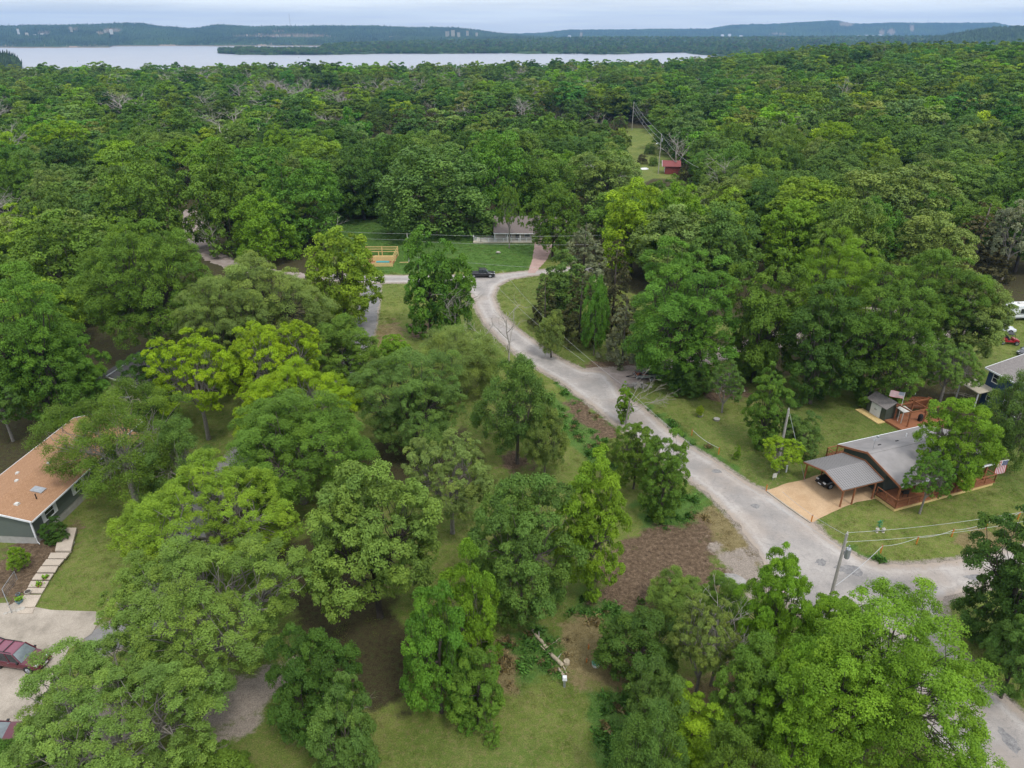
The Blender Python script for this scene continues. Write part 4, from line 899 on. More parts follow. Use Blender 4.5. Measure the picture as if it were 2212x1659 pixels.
# ---- grey roofed house on the right
A0 = at(1812.7, 960.9, 3.0); RZ = R(20)
H1 = thing('grey_roofed_house', 'single storey house with a smooth grey roof and red porch rails on the right lawn', 'house', (A0.x, A0.y, 0), RZ)
def loc1(x, y, z=0): return Matrix.Translation((A0.x, A0.y, 0)) @ Matrix.Rotation(RZ, 4, 'Z') @ Vector((x, y, z))
w = MB(); w.prism([(-.4, .0), (-.4, 2.9), (-4.2, 4.18), (-6.9, 3.45), (-6.9, .0)], .5, 13.5, 'x'); w.prism([(-6.9, 2.75), (-6.9, 3.45), (-9.2, 2.88), (-9.2, 2.8)], .5, .62, 'x'); w.build('wall', M['green_siding'], H1)
r = MB(); r.slab((0, .15, 2.96), (14, .15, 2.96), (14, -4.2, 4.4), (0, -4.2, 4.4), .14); r.slab((0, -4.2, 4.4), (14, -4.2, 4.4), (14, -9.4, 2.96), (0, -9.4, 2.96), .14); rf = r.build('roof', M['roof_slate'], H1)
c_ = MB(); c_.slab((.02, -4.0, 4.40), (14, -4.0, 4.40), (14, -4.2, 4.425), (.02, -4.2, 4.425), .03); c_.slab((.02, -4.2, 4.425), (14, -4.2, 4.425), (14, -4.5, 4.35), (.02, -4.5, 4.35), .03); c_.build('ridge_cap', M['roof_slate'], rf)
f = MB(); f.bar((-.05, .18, 2.84), (-.05, -4.2, 4.28), .08, .24); f.bar((-.05, -4.2, 4.28), (-.05, -9.45, 2.84), .08, .24); f.bar((14.05, .18, 2.84), (14.05, -4.2, 4.28), .08, .24); f.bar((14.05, -4.2, 4.28), (14.05, -9.45, 2.84), .08, .24); f.build('fascia', M['red_wood'], H1)
f = MB(); f.bar((0, -9.5, 2.88), (14, -9.5, 2.88), .1, .14); f.bar((0, .22, 2.88), (14, .22, 2.88), .1, .12); f.build('gutter', M['white'], H1)
for x in (3.5, 7.2): window(H1, (x, -6.92, 1.75), 1.5, 1.1, '-y')
d_ = MB(); d_.box(5.0, 5.95, -6.97, -6.92, .58, 2.6); d_.build('door', M['dirty_white'], H1)
for x, z in ((2.9, 3.92), (5.6, 3.92)):
    v = MB(); v.box(x, x + .5, -3.0, -2.75, z - .08, z + .12, .06, .06); v.build('roof_vent', M['black'], rf)
v = MB(); v.cyl(8.0, -2.2, 3.6, 4.25, .06); v.build('vent_pipe', M['white'], rf)
an = MB(); an.tube([(.9, -4.0, 4.4), (.9, -4.0, 6.0)], .03); an.tube([(.4, -4.2, 5.9), (1.5, -3.8, 6.0)], .025)
for k in range(5): an.tube([(.5 + k * .22, -4.5 + k * .04, 5.95), (.5 + k * .22, -3.5 + k * .02, 5.95)], .014, 4)
an.box(1.25, 1.45, -4.0, -3.75, 5.9, 6.1); an.build('antenna', M['steel'], rf)
def rails(mb, pts, z0, h=1.0, step=1.6, bal=False, pw=.1):
    for a, b in zip(pts[:-1], pts[1:]):
        a = Vector((*a, 0)); b = Vector((*b, 0)); n = max(1, round((b - a).length / step))
        for k in range(n + 1):
            p = a.lerp(b, k / n); mb.box(p.x - pw / 2, p.x + pw / 2, p.y - pw / 2, p.y + pw / 2, z0, z0 + h)
        for z in ((h, h * .55, h * .18) if not bal else (h, h * .15)): mb.bar(a + Vector((0, 0, z0 + z)), b + Vector((0, 0, z0 + z)), .13 if z == h else .05, .05)
        if bal:
            m = int((b - a).length / .16)
            for k in range(m): p = a.lerp(b, (k + .5) / m); mb.box(p.x - .02, p.x + .02, p.y - .02, p.y + .02, z0 + h * .15, z0 + h)
fl = MB(); fl.box(-.6, 14.6, -9.9, -6.95, .42, .56); fl.build('porch_floor', M['deck'], H1)
sk = MB(); sk.box(-.55, 14.5, -9.82, -9.78, .0, .4); sk.box(-.57, -.53, -9.8, -7, .0, .4); sk.build('porch_skirt', M['tan_wood'], H1)
ra = MB(); rails(ra, [(-.55, -7.1), (-.55, -9.85), (6.6, -9.85)], .56); rails(ra, [(8.2, -9.85), (14.5, -9.85), (14.5, -7.1)], .56); ra.build('porch_railing', M['red_wood'], H1)
for x in (.4, 4.8, 9.2, 13.6): p = MB(); p.box(x - .08, x + .08, -9.2, -9.04, .56, 2.85); p.build('porch_post', M['red_wood'], H1)
bk = MB(); rails(bk, [(.4, 1.9), (8.2, 1.9), (8.2, .6)], .4); rails(bk, [(.4, .6), (.4, 1.9)], .4); bk.box(.3, 8.3, .4, 2.0, .26, .4); bk.build('back_deck', M['red_wood'], H1)
# carport
cp = thing('carport', 'corrugated metal carport on brown posts built against the grey roofed house', 'carport', loc1(-5.9, -4.2), RZ)
r = MB(); r.slab((0, 3.3, 2.42), (5.85, 3.3, 2.42), (5.85, 0, 3.2), (0, 0, 3.2), .06); r.slab((0, 0, 3.2), (5.85, 0, 3.2), (5.85, -3.0, 2.42), (0, -3.0, 2.42), .06)
for k in range(20):
    x = .15 + k * .3; r.bar((x, 3.3, 2.44), (x, 0, 3.22), .06, .05); r.bar((x, 0, 3.22), (x, -3.0, 2.44), .06, .05)
r.build('roof', M['corr'], cp)
f = MB(); f.bar((5.8, 3.35, 2.5), (5.8, 0, 3.3), .12, .1); f.bar((5.8, 0, 3.3), (5.8, -3.05, 2.5), .12, .1); f.bar((-.03, 3.3, 2.3), (-.03, 0, 3.08), .08, .16); f.bar((-.03, 0, 3.08), (-.03, -3.0, 2.3), .08, .16); f.bar((0, -2.95, 2.3), (5.8, -2.95, 2.3), .08, .14); f.bar((0, 3.2, 2.3), (5.8, 3.2, 2.3), .08, .14); f.build('beam', M['red_wood'], cp)
for x, y in ((.3, 3.0), (2.9, 3.05), (.3, -2.85), (1.9, -2.9), (4.9, -2.85)):
    p = MB(); p.box(x - .07, x + .07, y - .07, y + .07, 0, 2.35); p.build('post', M['red_wood'], cp)
# pad edging
ed = MB(); q = [G(1656, 1062), G(1705, 1098), G(1751, 1130)]
for a, b in zip(q[:-1], q[1:]): ed.bar(a + Vector((0, 0, .04)), b + Vector((0, 0, .04)), .16, .16)
tag(ed.build('kerb_edging', M['concrete']), 'pale concrete edging strip between the pea gravel pad and the road', 'kerb')
# ---- shed
s0, s1 = G(1870, 887), G(1908.7, 911); SR = frame(s0, s1); SL = (s1 - s0).length
sh = thing('garden_shed', 'small dark green shed with white double doors behind the grey roofed house', 'shed', s0, SR)
m = MB(); m.prism([(0, 0), (0, 2.1), (1.3, 2.75), (2.6, 2.1), (2.6, 0)], 0, SL, 'x'); m.build('wall', M['green_siding'], sh)
m = MB(); m.slab((-.2, -.25, 2.02), (SL + .2, -.25, 2.02), (SL + .2, 1.3, 2.85), (-.2, 1.3, 2.85), .07); m.slab((-.2, 1.3, 2.85), (SL + .2, 1.3, 2.85), (SL + .2, 2.85, 2.02), (-.2, 2.85, 2.02), .07); m.build('roof', M['roof_grey'], sh)
for k in (0, 1):
    m = MB(); x = SL * .22 + k * .9; m.box(x, x + .88, -.07, -.005, .12, 1.98); d_ = m.build('door', M['white'], sh)
    m = MB(); m.box(x + (.74 if k == 0 else .06), x + (.82 if k == 0 else .14), -.11, -.07, 1.0, 1.15); m.build('handle', M['black'], d_)
m = MB(); m.box(-.6, SL + .3, -1.3, -.02, 0, .12); m.build('ramp_boards', M['tan_wood'], sh)
m = MB(); m.slab((SL + .25, 1.3, 2.2), (SL + 1.6, 1.3, 2.05), (SL + 1.6, 2.7, 2.05), (SL + .25, 2.7, 2.2), .05)
for x, y in ((SL + 1.5, 1.4), (SL + 1.5, 2.6)): m.box(x - .04, x + .04, y - .04, y + .04, 0, 2.0)
m.build('lean_to_awning', M['dirty_white'], sh)
# ---- red rear deck with pergola and curved slatted screen
k0 = G(1907, 918); rd = thing('red_deck', 'red stained deck with pergola frame and curved slatted fence behind the grey roof', 'deck', k0, RZ)
m = MB(); m.box(.9, 8.4, -3.2, 1.2, .0, .3); m.build('floor', M['deck'], rd)
m = MB(); rg = random.Random(2)
for k in range(46):
    t = k / 45; a = math.pi * (.98 - .88 * t); x = 4.0 - 4.3 * -math.cos(a) * 1.05; x = 5.4 + 3.8 * math.cos(a); y = .6 + 1.9 * math.sin(a); a2 = a
    m.box(x - .08, x + .08, y - .03, y + .03, .1, 1.95 + rg.uniform(-.02, .02))
for z in (.5, 1.6):
    m.tube([(5.4 + 3.8 * math.cos(math.pi * (.98 - .88 * k / 20)), .55 + 1.9 * math.sin(math.pi * (.98 - .88 * k / 20)), z) for k in range(21)], .05, 4)
m.build('slat_screen', M['red_wood'], rd)
m = MB()
for x in (2.2, 5.0, 7.8):
    for y in (-1.9, .3): m.box(x - .08, x + .08, y - .08, y + .08, .3, 2.5)
for y in (-1.9, .3): m.bar((1.9, y, 2.5), (8.2, y, 2.5), .1, .2)
for x in (2.2, 5.0, 7.8): m.bar((x, -2.1, 2.65), (x, .5, 2.65), .1, .16)
m.build('pergola', M['red_wood'], rd)
m = MB(); m.cyl(5.2, -1.2, .9, 1.25, .36, .25, 12); m.box(4.95, 5.45, -1.4, -1.0, .3, .9); g_ = m.build('barbecue_grill', M['black']); g_.matrix_world = Matrix.Translation(k0) @ Matrix.Rotation(RZ, 4, 'Z'); tag(g_, 'black kettle barbecue grill on the red deck under the pergola', 'grill')
def us_flag(mb_parent, w, h, mats=('white', 'car_red'), vertical=False):
    pass
def flag_mat(name, fade):
    m, t, b = newmat(name); g = N(t, 'ShaderNodeTexCoord'); s = N(t, 'ShaderNodeSeparateXYZ'); t.links.new(g.outputs['UV'], s.inputs[0])
    st = math_(t, 'GREATER_THAN', math_(t, 'FRACT', math_(t, 'MULTIPLY', s.outputs[1], 6.5)), .4999)
    red = (.42 + fade * .2, .03 + fade * .2, .04 + fade * .22); c = mix(t, st, red, (.62, .62, .63))
    can = math_(t, 'MULTIPLY', math_(t, 'LESS_THAN', s.outputs[0], .4), math_(t, 'GREATER_THAN', s.outputs[1], .4615))
    # rows of white stars: small dots on the canton
    v = N(t, 'ShaderNodeCombineXYZ'); t.links.new(math_(t, 'SUBTRACT', math_(t, 'FRACT', math_(t, 'MULTIPLY', s.outputs[0], 15)), .5), v.inputs[0]); t.links.new(math_(t, 'SUBTRACT', math_(t, 'FRACT', math_(t, 'MULTIPLY', s.outputs[1], 9.3)), .5), v.inputs[1])
    ln = N(t, 'ShaderNodeVectorMath'); ln.operation = 'LENGTH'; t.links.new(v.outputs[0], ln.inputs[0]); dot = math_(t, 'LESS_THAN', ln.outputs['Value'], .25)
    blue = mix(t, dot, (.02 + fade * .25, .03 + fade * .27, .12 + fade * .25), (.6, .6, .62)); c = mix(t, can, c, blue); t.links.new(c, b.inputs['Base Color']); b.inputs['Roughness'].default_value = .8; return m
def flag(label, pos, top, p0, px, py, fade, seed):
    """flag cloth: p0 corner, px along stripes, py up the hoist"""
    o = thing('flag', label, 'flag', pos); pm = MB(); pm.tube([(0, 0, 0), tuple(Vector(top) - Vector(pos))], .03, 6); pm.build('pole', M['white'], o)
    n, mm = 12, 8; vs, fs = [], []; px = Vector(px); py = Vector(py); nn = px.cross(py).normalized(); rg = random.Random(seed)
    for j in range(mm + 1):
        for i in range(n + 1): vs.append(Vector(p0) - Vector(pos) + px * (i / n) + py * (j / mm) + nn * .09 * math.sin(i / n * 7 + j * .3) * (i / n))
    for j in range(mm):
        for i in range(n): a = j * (n + 1) + i; fs.append((a, a + 1, a + n + 2, a + n + 1))
    b = MB(); b.add(vs, fs); c = b.build('cloth', flag_mat('flag_cloth', fade), o, smooth=True); uv = c.data.uv_layers.new(name='UVMap')
    for l in c.data.loops: k = l.vertex_index; uv.data[l.index].uv = ((k % (n + 1)) / n, (k // (n + 1)) / mm)
fb = k0 + Vector((2.2, .6, .3)); flag('faded striped national flag flying on a pole between the shed and the red deck', fb, fb + Vector((0, 0, 4.4)), fb + Vector((0, 0, 3.4)), (-1.7, .5, .15), (0, 0, .95), .7, 1)
fb = loc1(14.6, -9.3, 3.0); flag('bright striped national flag hanging at the right end of the porch', fb, fb + Vector((1.25, -.2, .35)), fb + Vector((.15, -.05, .1)) , (-.05, -.1, -1.75), (1.05, -.15, .25), 0, 2)
# ---- green house with the orange roof on the left
L0 = at(65, 1126, 3.3); LA = at(305, 908, 3.3); LR = frame(L0, LA)
H2 = thing('orange_roofed_house', 'long sage green house with a tan orange shingle roof at the left edge', 'house', (L0.x, L0.y, 0), LR)
LL = (LA - L0).length; LD = 9.0
w_, ro, zat = gable_house(H2, LL, -LD if False else LD, 3.3, 4.35, 4.5, 'roof_orange', 'sage', z0=.95)
# this frame runs away from the camera, so the house lies to its left (+y): mirror the children
for ch in list(H2.children):
    for v_ in ch.data.vertices: v_.co.y = -v_.co.y
    ch.data.flip_normals()
m = MB(); m.box(.4, LL - .4, .4, LD - .4, 0, .97); m.build('foundation', M['block'], H2)
m = MB(); m.bar((.33, .33, .95), (.33, .33, 3.2), .14); m.tube([(.22, .2, 3.1), (.24, .24, .5), (.2, .05, .2)], .04, 6); m.build('corner_trim', M['white'], H2)
for x in (3.0, 8.0, 12.5): 
    window(H2, (x, .34, 2.25), 1.3, 1.1, '-y')
    for s in (-1, 1): m = MB(); m.box(x + s * .95 - .2, x + s * .95 + .2, .26, .33, 1.6, 2.95); m.build('shutter', M['white'], H2)
for x, y, a in ((1.9, 2.6, .24), (3.4, 6.0, .18), (5.6, 5.2, .2), (7.5, 6.6, .2), (9.2, 4.0, .2), (1.2, 5.6, .16)):
    z = 3.3 + 1.05 * (1 - abs(y - 4.5) / 4.5); m = MB(); m.box(x - a, x + a, y - a, y + a, z - .1, z + .16, .05, .05); m.build('roof_vent', M['dirty_white'], ro)
m = MB(); z = 3.3 + 1.05 * (2.0 / 4.5); m.slab((4.2, 1.6, z + .02), (5.1, 1.6, z + .02), (5.1, 2.8, z + .28), (4.2, 2.8, z + .28), .12); m.build('skylight', M['steel'], ro)
m = MB(); m.cyl(3.3, 1.5, 3.5, 4.3, .06); m.build('vent_pipe', M['black'], ro)
# front porch bump with white lattice
m = MB(); m.slab((14.5, .1, 3.18), (18.6, .1, 3.18), (18.6, -1.6, 2.85), (14.5, -1.6, 2.85), .12); m.build('porch_roof', M['roof_orange'], H2)
for x in (14.7, 18.4): m = MB(); m.box(x - .08, x + .08, -1.5, -1.34, 0, 2.8); m.build('porch_post', M['white'], H2)
m = MB(); rails(m, [(14.7, -1.45), (18.4, -1.45)], .5, .9, 1.6, True); m.box(14.4, 18.7, -1.6, .3, .3, .5); m.build('porch_railing', M['white'], H2)
# stepping path up to the house: each slab one step
sp0, sp1 = G(118, 1168), G(43, 1302); NST = 9
gp = 'concrete steps of the garden path'
P_ = [((130, 1137), (166, 1137), (118, 1192), (152, 1192)), ((110, 1193), (151, 1193), (103, 1206), (141, 1206)), ((101, 1207), (139, 1207), (90, 1221), (127, 1221)), ((89, 1222), (126, 1222), (79, 1236), (118, 1236)), ((78, 1238), (116, 1238), (68, 1252), (107, 1252)), ((67, 1254), (106, 1254), (60, 1268), (98, 1268)), ((60, 1269), (98, 1269), (53, 1281), (90, 1281)), ((52, 1283), (90, 1283), (40, 1312), (74, 1312)), ((40, 1313), (74, 1313), (36, 1333 - 8), (70, 1333 - 8))]
nm = ['topmost, widest', 'second', 'third', 'fourth', 'fifth', 'sixth', 'seventh', 'eighth, long', 'lowest']
for k, (a, b, c2, d2) in enumerate(P_):
    z = .50 - k * .052; m = MB(); q = [at(*a, z), at(*b, z), at(*d2, z), at(*c2, z)]; q = [q[0].lerp(q[3], .05), q[1].lerp(q[2], .05), q[2].lerp(q[1], .05), q[3].lerp(q[0], .05)]; m.slab(*q, .14 if k else .3)
    tag(m.build('path_step', M['paver'], bevel=.015), '%s concrete slab of the path, counting down from the green house' % nm[k], 'step', gp)
m = MB()
for k, (u, v) in enumerate([(130, 1180), (148, 1176), (96, 1232), (113, 1225), (80, 1252)]): pass
for k, (u, v, s, mt, lb) in enumerate([(100, 1253, .26, 'terracotta', 'terracotta flower pot highest in the bed'), (86, 1268, .3, 'terracotta', 'broad terracotta pot beside the fifth path slab'), (62, 1290 - 6, .3, 'stone', 'pale round planter left of the path'), (44, 1317 - 14, .34, 'blue_glaze', 'blue glazed pot of green leaves in the flower bed'), (40, 1317 - 30, .2, 'blue_glaze', 'small blue pot behind the larger blue glazed one'), (203 - 45, 1180 - 4, .2, 'dirty_white', 'white tub beside the top path slab')]):
    p = G(u, v); o = thing('flower_pot', lb, 'flower pot', p, group='garden pots'); m = MB(); m.tube([(0, 0, 0), (0, 0, s * 1.1), (0, 0, s * 1.25)], [s * .62, s * .95, s], 12); m.build('pot', M[mt], o); m = MB(); m.cyl(0, 0, s * 1.2, s * 1.27, s * .85, s * .85, 10); m.build('soil', M['bark_dark'], o)
    if k in (0, 1, 3):
        lm = leaves_mesh('leaves', np.random.default_rng(k).normal(0, s * .55, (70, 3)) * (1, 1, .5) + (0, 0, s * 1.7), rdir(np.random.default_rng(k + 5), 70) + (0, 0, 1), np.full(70, .18), np.random.default_rng(k).random((70, 3)), np.random.default_rng(k + 9)); lo_ = bpy.data.objects.new('leaves', lm); C.objects.link(lo_); lo_.parent = o; lo_.color = (*COL['B'], 1)
rg = random.Random(4)
for k, (u, v) in enumerate([(135, 1193 - 6), (128, 1196 - 4), (30, 1320), (40, 1325 - 6), (22, 1327 - 4), (48, 1324 - 8), (12, 1330 - 4)]):
    p = G(u, v); m = MB(); s = rg.uniform(.16, .3); vs = [(math.cos(t) * s * rg.uniform(.8, 1.2), math.sin(t) * s * rg.uniform(.7, 1), z) for z, sc in ((0, 1), (s * .5, .9)) for t in [i * 1.047 for i in range(6)]]
    m.add(vs, [tuple(range(5, -1, -1)), tuple(range(6, 12))] + [(i, (i + 1) % 6, (i + 1) % 6 + 6, i + 6) for i in range(6)]); o = m.build('garden_rock', M['stone'], bevel=.05); o.location = p
    tag(o, ['pale rock above the shrub by the wall', 'rounded rock near the house wall', 'large cream rock beside the drive corner', 'tan rock touching the path side', 'grey rock at the lower bed edge', 'small rock next to the lowest slab', 'flat rock near the white frame'][k], 'rock', 'rocks of the flower bed')
fe = thing('wire_fence', 'short chain link fence with steel posts beside the flower bed', 'fence', G(12, 1292)); m = MB(); q = [G(38, 1253) - G(12, 1292), Vector((0, 0, 0)), G(26, 1325) - G(12, 1292)]
for p in q: m.tube([p, p + Vector((0, 0, 1.1))], .03, 5)
for a, b in zip(q[:-1], q[1:]):
    m.tube([a + Vector((0, 0, 1.1)), b + Vector((0, 0, 1.1))], .025, 5)
    for k in range(12): m.tube([a.lerp(b, k / 12), a.lerp(b, min(1, (k + 1) / 12)) + Vector((0, 0, 1.1))], .006, 3); m.tube([a.lerp(b, k / 12) + Vector((0, 0, 1.1)), a.lerp(b, min(1, (k + 1) / 12))], .006, 3)
m.build('mesh_and_posts', M['steel'], fe)
# ---- dark roofed house behind it
z1 = 2.6; e0, pk, e1 = at(188, 830, z1), at(231, 819, 4.2), at(316, 840, z1); H3 = thing('dark_roofed_house', 'cream walled house with a charcoal shingle roof half hidden among the left trees', 'house', (e0.x, e0.y, 0), frame(e0, e1))
W3 = (e1 - e0).length; rl = 12
m = MB(); px_ = W3 * .4; m.prism([(.2, 0), (.2, z1), (px_, 4.1), (W3 - .2, z1), (W3 - .2, 0)], .2, rl, 'y'); m.build('wall', M['cream_wall'], H3)
m = MB(); m.slab((-.3, -.3, z1 - .1), (-.3, rl, z1 - .1), (px_, rl, 4.25), (px_, -.3, 4.25), .14); m.slab((px_, -.3, 4.25), (px_, rl, 4.25), (W3 + .3, rl, z1 - .1), (W3 + .3, -.3, z1 - .1), .14); r3 = m.build('roof', M['roof_dark'], H3)
m = MB(); m.bar((px_, -.3, 4.29), (px_, rl, 4.29), .25, .05); m.build('ridge_cap', M['steel'], r3)
m = MB(); m.bar((-.3, -.34, z1 - .12), (px_, -.34, 4.2), .06, .2); m.bar((px_, -.34, 4.2), (W3 + .3, -.34, z1 - .12), .06, .2); m.build('fascia', M['dirty_white'], H3); window(H3, (W3 * .6, .19, 1.5), 1.2, 1.1, '-y')
# ---- mauve roofed house at the back
b0 = at(1066, 503, 2.6); b1 = at(1150, 503, 2.6); H4 = thing('mauve_roofed_house', 'low house with a mauve roof and a white railed veranda behind the road', 'house', (b0.x, b0.y, 0), 0)
W4 = 19.0; m = MB(); m.prism([(1.6, .4), (1.6, 2.6), (6.5, 5.2), (11.4, 2.6), (11.4, .4)], .4, W4 - .4, 'x'); m.build('wall', M['beige_siding'], H4)
m = MB(); m.slab((0, -.1, 2.5), (W4 * .55, -.1, 2.5), (W4 * .55, 6.5, 5.4), (0, 6.5, 5.4), .16); m.slab((W4 * .55, 1.2, 3.07), (W4, 1.2, 3.07), (W4, 6.5, 5.4), (W4 * .55, 6.5, 5.4), .16); m.slab((0, 6.5, 5.4), (W4, 6.5, 5.4), (W4, 12, 2.5), (0, 12, 2.5), .16); r4 = m.build('roof', M['roof_mauve'], H4)
m = MB(); m.box(2.6, 3.2, 7.4, 8.0, 4.6, 6.1); m.build('chimney', M['steel'], r4)
m = MB(); m.bar((0, -.14, 2.42), (W4 * .55, -.14, 2.42), .08, .18); m.bar((W4 * .55, 1.16, 2.98), (W4, 1.16, 2.98), .08, .18); m.build('fascia', M['white'], H4)
for x in (.3, 3.5, 6.8, 10.2): m = MB(); m.box(x - .09, x + .09, .0, .18, .4, 2.45); m.build('veranda_post', M['white'], H4)
for x in (3.8, 8.6): window(H4, (x, 1.58, 1.7), 1.3, 1.1, '-y')
window(H4, (13.0, 1.58, 1.8), 1.8, 1.2, '-y'); m = MB(); m.box(5.6, 6.5, 1.53, 1.59, .42, 2.4); m.build('door', M['black'], H4)
m = MB(); m.box(-5.2, 10.4, -.6, 1.6, .1, .4); m.box(-4.4, 0, 1.6, 4.4, .1, .4); m.build('veranda_floor', M['cream_wall'], H4)
m = MB(); rails(m, [(-5.2, 3.6), (-5.2, .8), (-3.2, -.55), (10.3, -.55)], .4, 1.0, 2.0, True); m.build('veranda_railing', M['white'], H4)
# ---- blue house at the right edge
q0 = at(2132, 792, 5.6); q1 = at(2212, 833, 5.6); H5 = thing('blue_house', 'tall navy blue clapboard house with grey shingles at the right edge', 'house', (q0.x, q0.y, 0), frame(q0, q1)); q2 = at(2158, 738, 5.6)
D5 = (q2 - q0).length; W5 = 13
m = MB(); m.prism([(.3, 0), (.3, 5.5), (D5 / 2, 6.9), (D5 - .3, 5.5), (D5 - .3, 0)], .3, W5, 'x'); m.build('wall', M['navy'], H5)
m = MB(); m.slab((0, -.2, 5.5), (W5, -.2, 5.5), (W5, D5 / 2, 7.0), (0, D5 / 2, 7.0), .15); m.slab((0, D5 / 2, 7.0), (W5, D5 / 2, 7.0), (W5, D5 + .2, 5.5), (0, D5 + .2, 5.5), .15); m.build('roof', M['roof_grey'], H5)
m = MB(); m.bar((0, -.25, 5.42), (W5, -.25, 5.42), .08, .2); m.bar((-.04, -.2, 5.42), (-.04, D5 / 2, 6.92), .08, .2); m.bar((-.04, D5 / 2, 6.92), (-.04, D5 + .2, 5.42), .08, .2); m.build('fascia', M['white'], H5)
for x, z in ((1.7, 4.5), (5, 4.5), (1.7, 1.6), (4.4, 1.6)): window(H5, (x, .29, z), .9, 1.25, '-y')
m = MB(); m.slab((-1.5, -2.4, 2.7), (2.2, -2.4, 2.7), (2.2, .3, 2.95), (-1.5, .3, 2.95), .12); m.build('porch_roof', M['cream_wall'], H5)
for x in (-1.3, 2.0): m = MB(); m.box(x - .07, x + .07, -2.3, -2.16, 0, 2.6); m.build('porch_post', M['white'], H5)
# lower wing in front of it
g0 = at(2110, 800, 3.4); e5 = thing('blue_side_building', 'lower navy blue building with white trim in front of the tall blue house', 'building', G(2163, 938), frame(G(2163, 938), G(2212, 957)))
m = MB(); m.prism([(0, 0), (0, 3.2), (2.6, 4.1), (5.2, 3.2), (5.2, 0)], 0, 7, 'x'); m.build('wall', M['navy'], e5)
m = MB(); m.slab((-.3, -.3, 3.15), (7, -.3, 3.15), (7, 2.6, 4.2), (-.3, 2.6, 4.2), .12); m.slab((-.3, 2.6, 4.2), (7, 2.6, 4.2), (7, 5.5, 3.15), (-.3, 5.5, 3.15), .12); m.build('roof', M['roof_grey'], e5)
m = MB(); m.bar((-.02, -.02, 0), (-.02, -.02, 3.2), .16); m.bar((-.3, -.34, 3.08), (7, -.34, 3.08), .08, .18); m.build('white_trim', M['white'], e5); window(e5, (2.6, -.01, 1.9), .9, 1.1, '-y'); 
m = MB(); m.box(1.2, 2.1, -.55, -.1, .1, .85); m.build('air_conditioner', M['dirty_white'], e5)
# ---- red metal shed in the clearing
p = G(1436, 376); H6 = thing('red_shed', 'small red metal roofed shed at the near end of the power line clearing', 'shed', p, R(-8))
m = MB(); m.prism([(0, 0), (0, 3.0), (3.2, 4.4), (6.4, 3.0), (6.4, 0)], 0, 5.5, 'x'); m.build('wall', M['red_metal'], H6)
m = MB(); m.slab((-1.2, -.5, 2.9), (5.8, -.5, 2.9), (5.8, 3.2, 4.6), (-1.2, 3.2, 4.6), .12); m.slab((-1.2, 3.2, 4.6), (5.8, 3.2, 4.6), (5.8, 6.9, 2.9), (-1.2, 6.9, 2.9), .12); m.build('roof', M['red_metal'], H6)
m = MB(); m.box(-.06, -.01, 2.0, 4.6, 0, 2.5); m.bar((-1.24, -.5, 2.84), (-1.24, 3.2, 4.54), .1, .2); m.build('door', M['white'], H6)
p = G(1388, 366); bt = thing('upturned_boat', 'small white boat turned over on the grass of the clearing', 'boat', p, R(12)); m = MB(); vs = []
for i in range(9):
    t = i / 8; w2 = .85 * math.sin(math.pi * (.18 + .82 * t) * .5 + .0) if t < .6 else .85 * (1 - ((t - .6) / .4) ** 2); w2 = max(w2, .03)
    for a in range(7): an_ = math.pi * a / 6; vs.append((-2.6 + 5.2 * t, w2 * 1.2 * math.cos(an_), .65 * math.sin(an_) * (w2 / .85) ** .4))
m.add(vs, [(i * 7 + a, i * 7 + a + 1, (i + 1) * 7 + a + 1, (i + 1) * 7 + a) for i in range(8) for a in range(6)] + [tuple(range(6, -1, -1))]); m.build('hull', M['white'], bt, smooth=True); m = MB(); m.bar((-2.6, 0, .66), (1.8, 0, .66), .06); m.build('keel', M['dirty_white'], bt)
# ---- wooden garden frame at the back road
p = G(848, 576); gf = thing('garden_enclosure', 'new pine raised garden enclosure with open rails beside the back road', 'garden bed', p, R(0)); gx0, gy1 = -7.6, 9.0
m = MB()
for x in (gx0, gx0 + 3.8, 0):
    for y in (0, gy1 / 2, gy1): m.box(x - .09, x + .09, y - .09, y + .09, 0, 2.3)
m.build('posts', M['tan_wood'], gf); m = MB()
for z in (1.0, 1.6, 2.15):
    m.bar((gx0, gy1, z), (0, gy1, z), .06, .16); m.bar((0, 0, z), (0, gy1, z), .06, .16)
m.bar((gx0, 0, 2.0), (gx0, gy1, 2.0), .06, .14); m.build('rails', M['tan_wood'], gf)
m = MB(); m.box(gx0, 0, -.05, .05, .05, .9); m.box(-5.2, -.1, 4.2, 4.4, .05, 1.2); m.box(-5.2, -.1, 6.2, 6.4, .05, .8); m.build('boards', M['tan_wood'], gf)
m = MB(); m.box(gx0 + .1, -.1, .2, gy1 - .1, .01, .06); m.build('bed_soil', M['terracotta'], gf); m = MB(); m.box(-4.2, -1.2, 2.6, 3.4, .06, .35); m.build('water_trough', M['teal'], gf)
m = MB(); m.bar((1.2, 3.0, .1), (5.6, 3.3, .12), .22, .1); tag(m.build('plank', M['tan_wood']), 'long pine plank lying on the grass right of the garden frame', 'plank').location = p

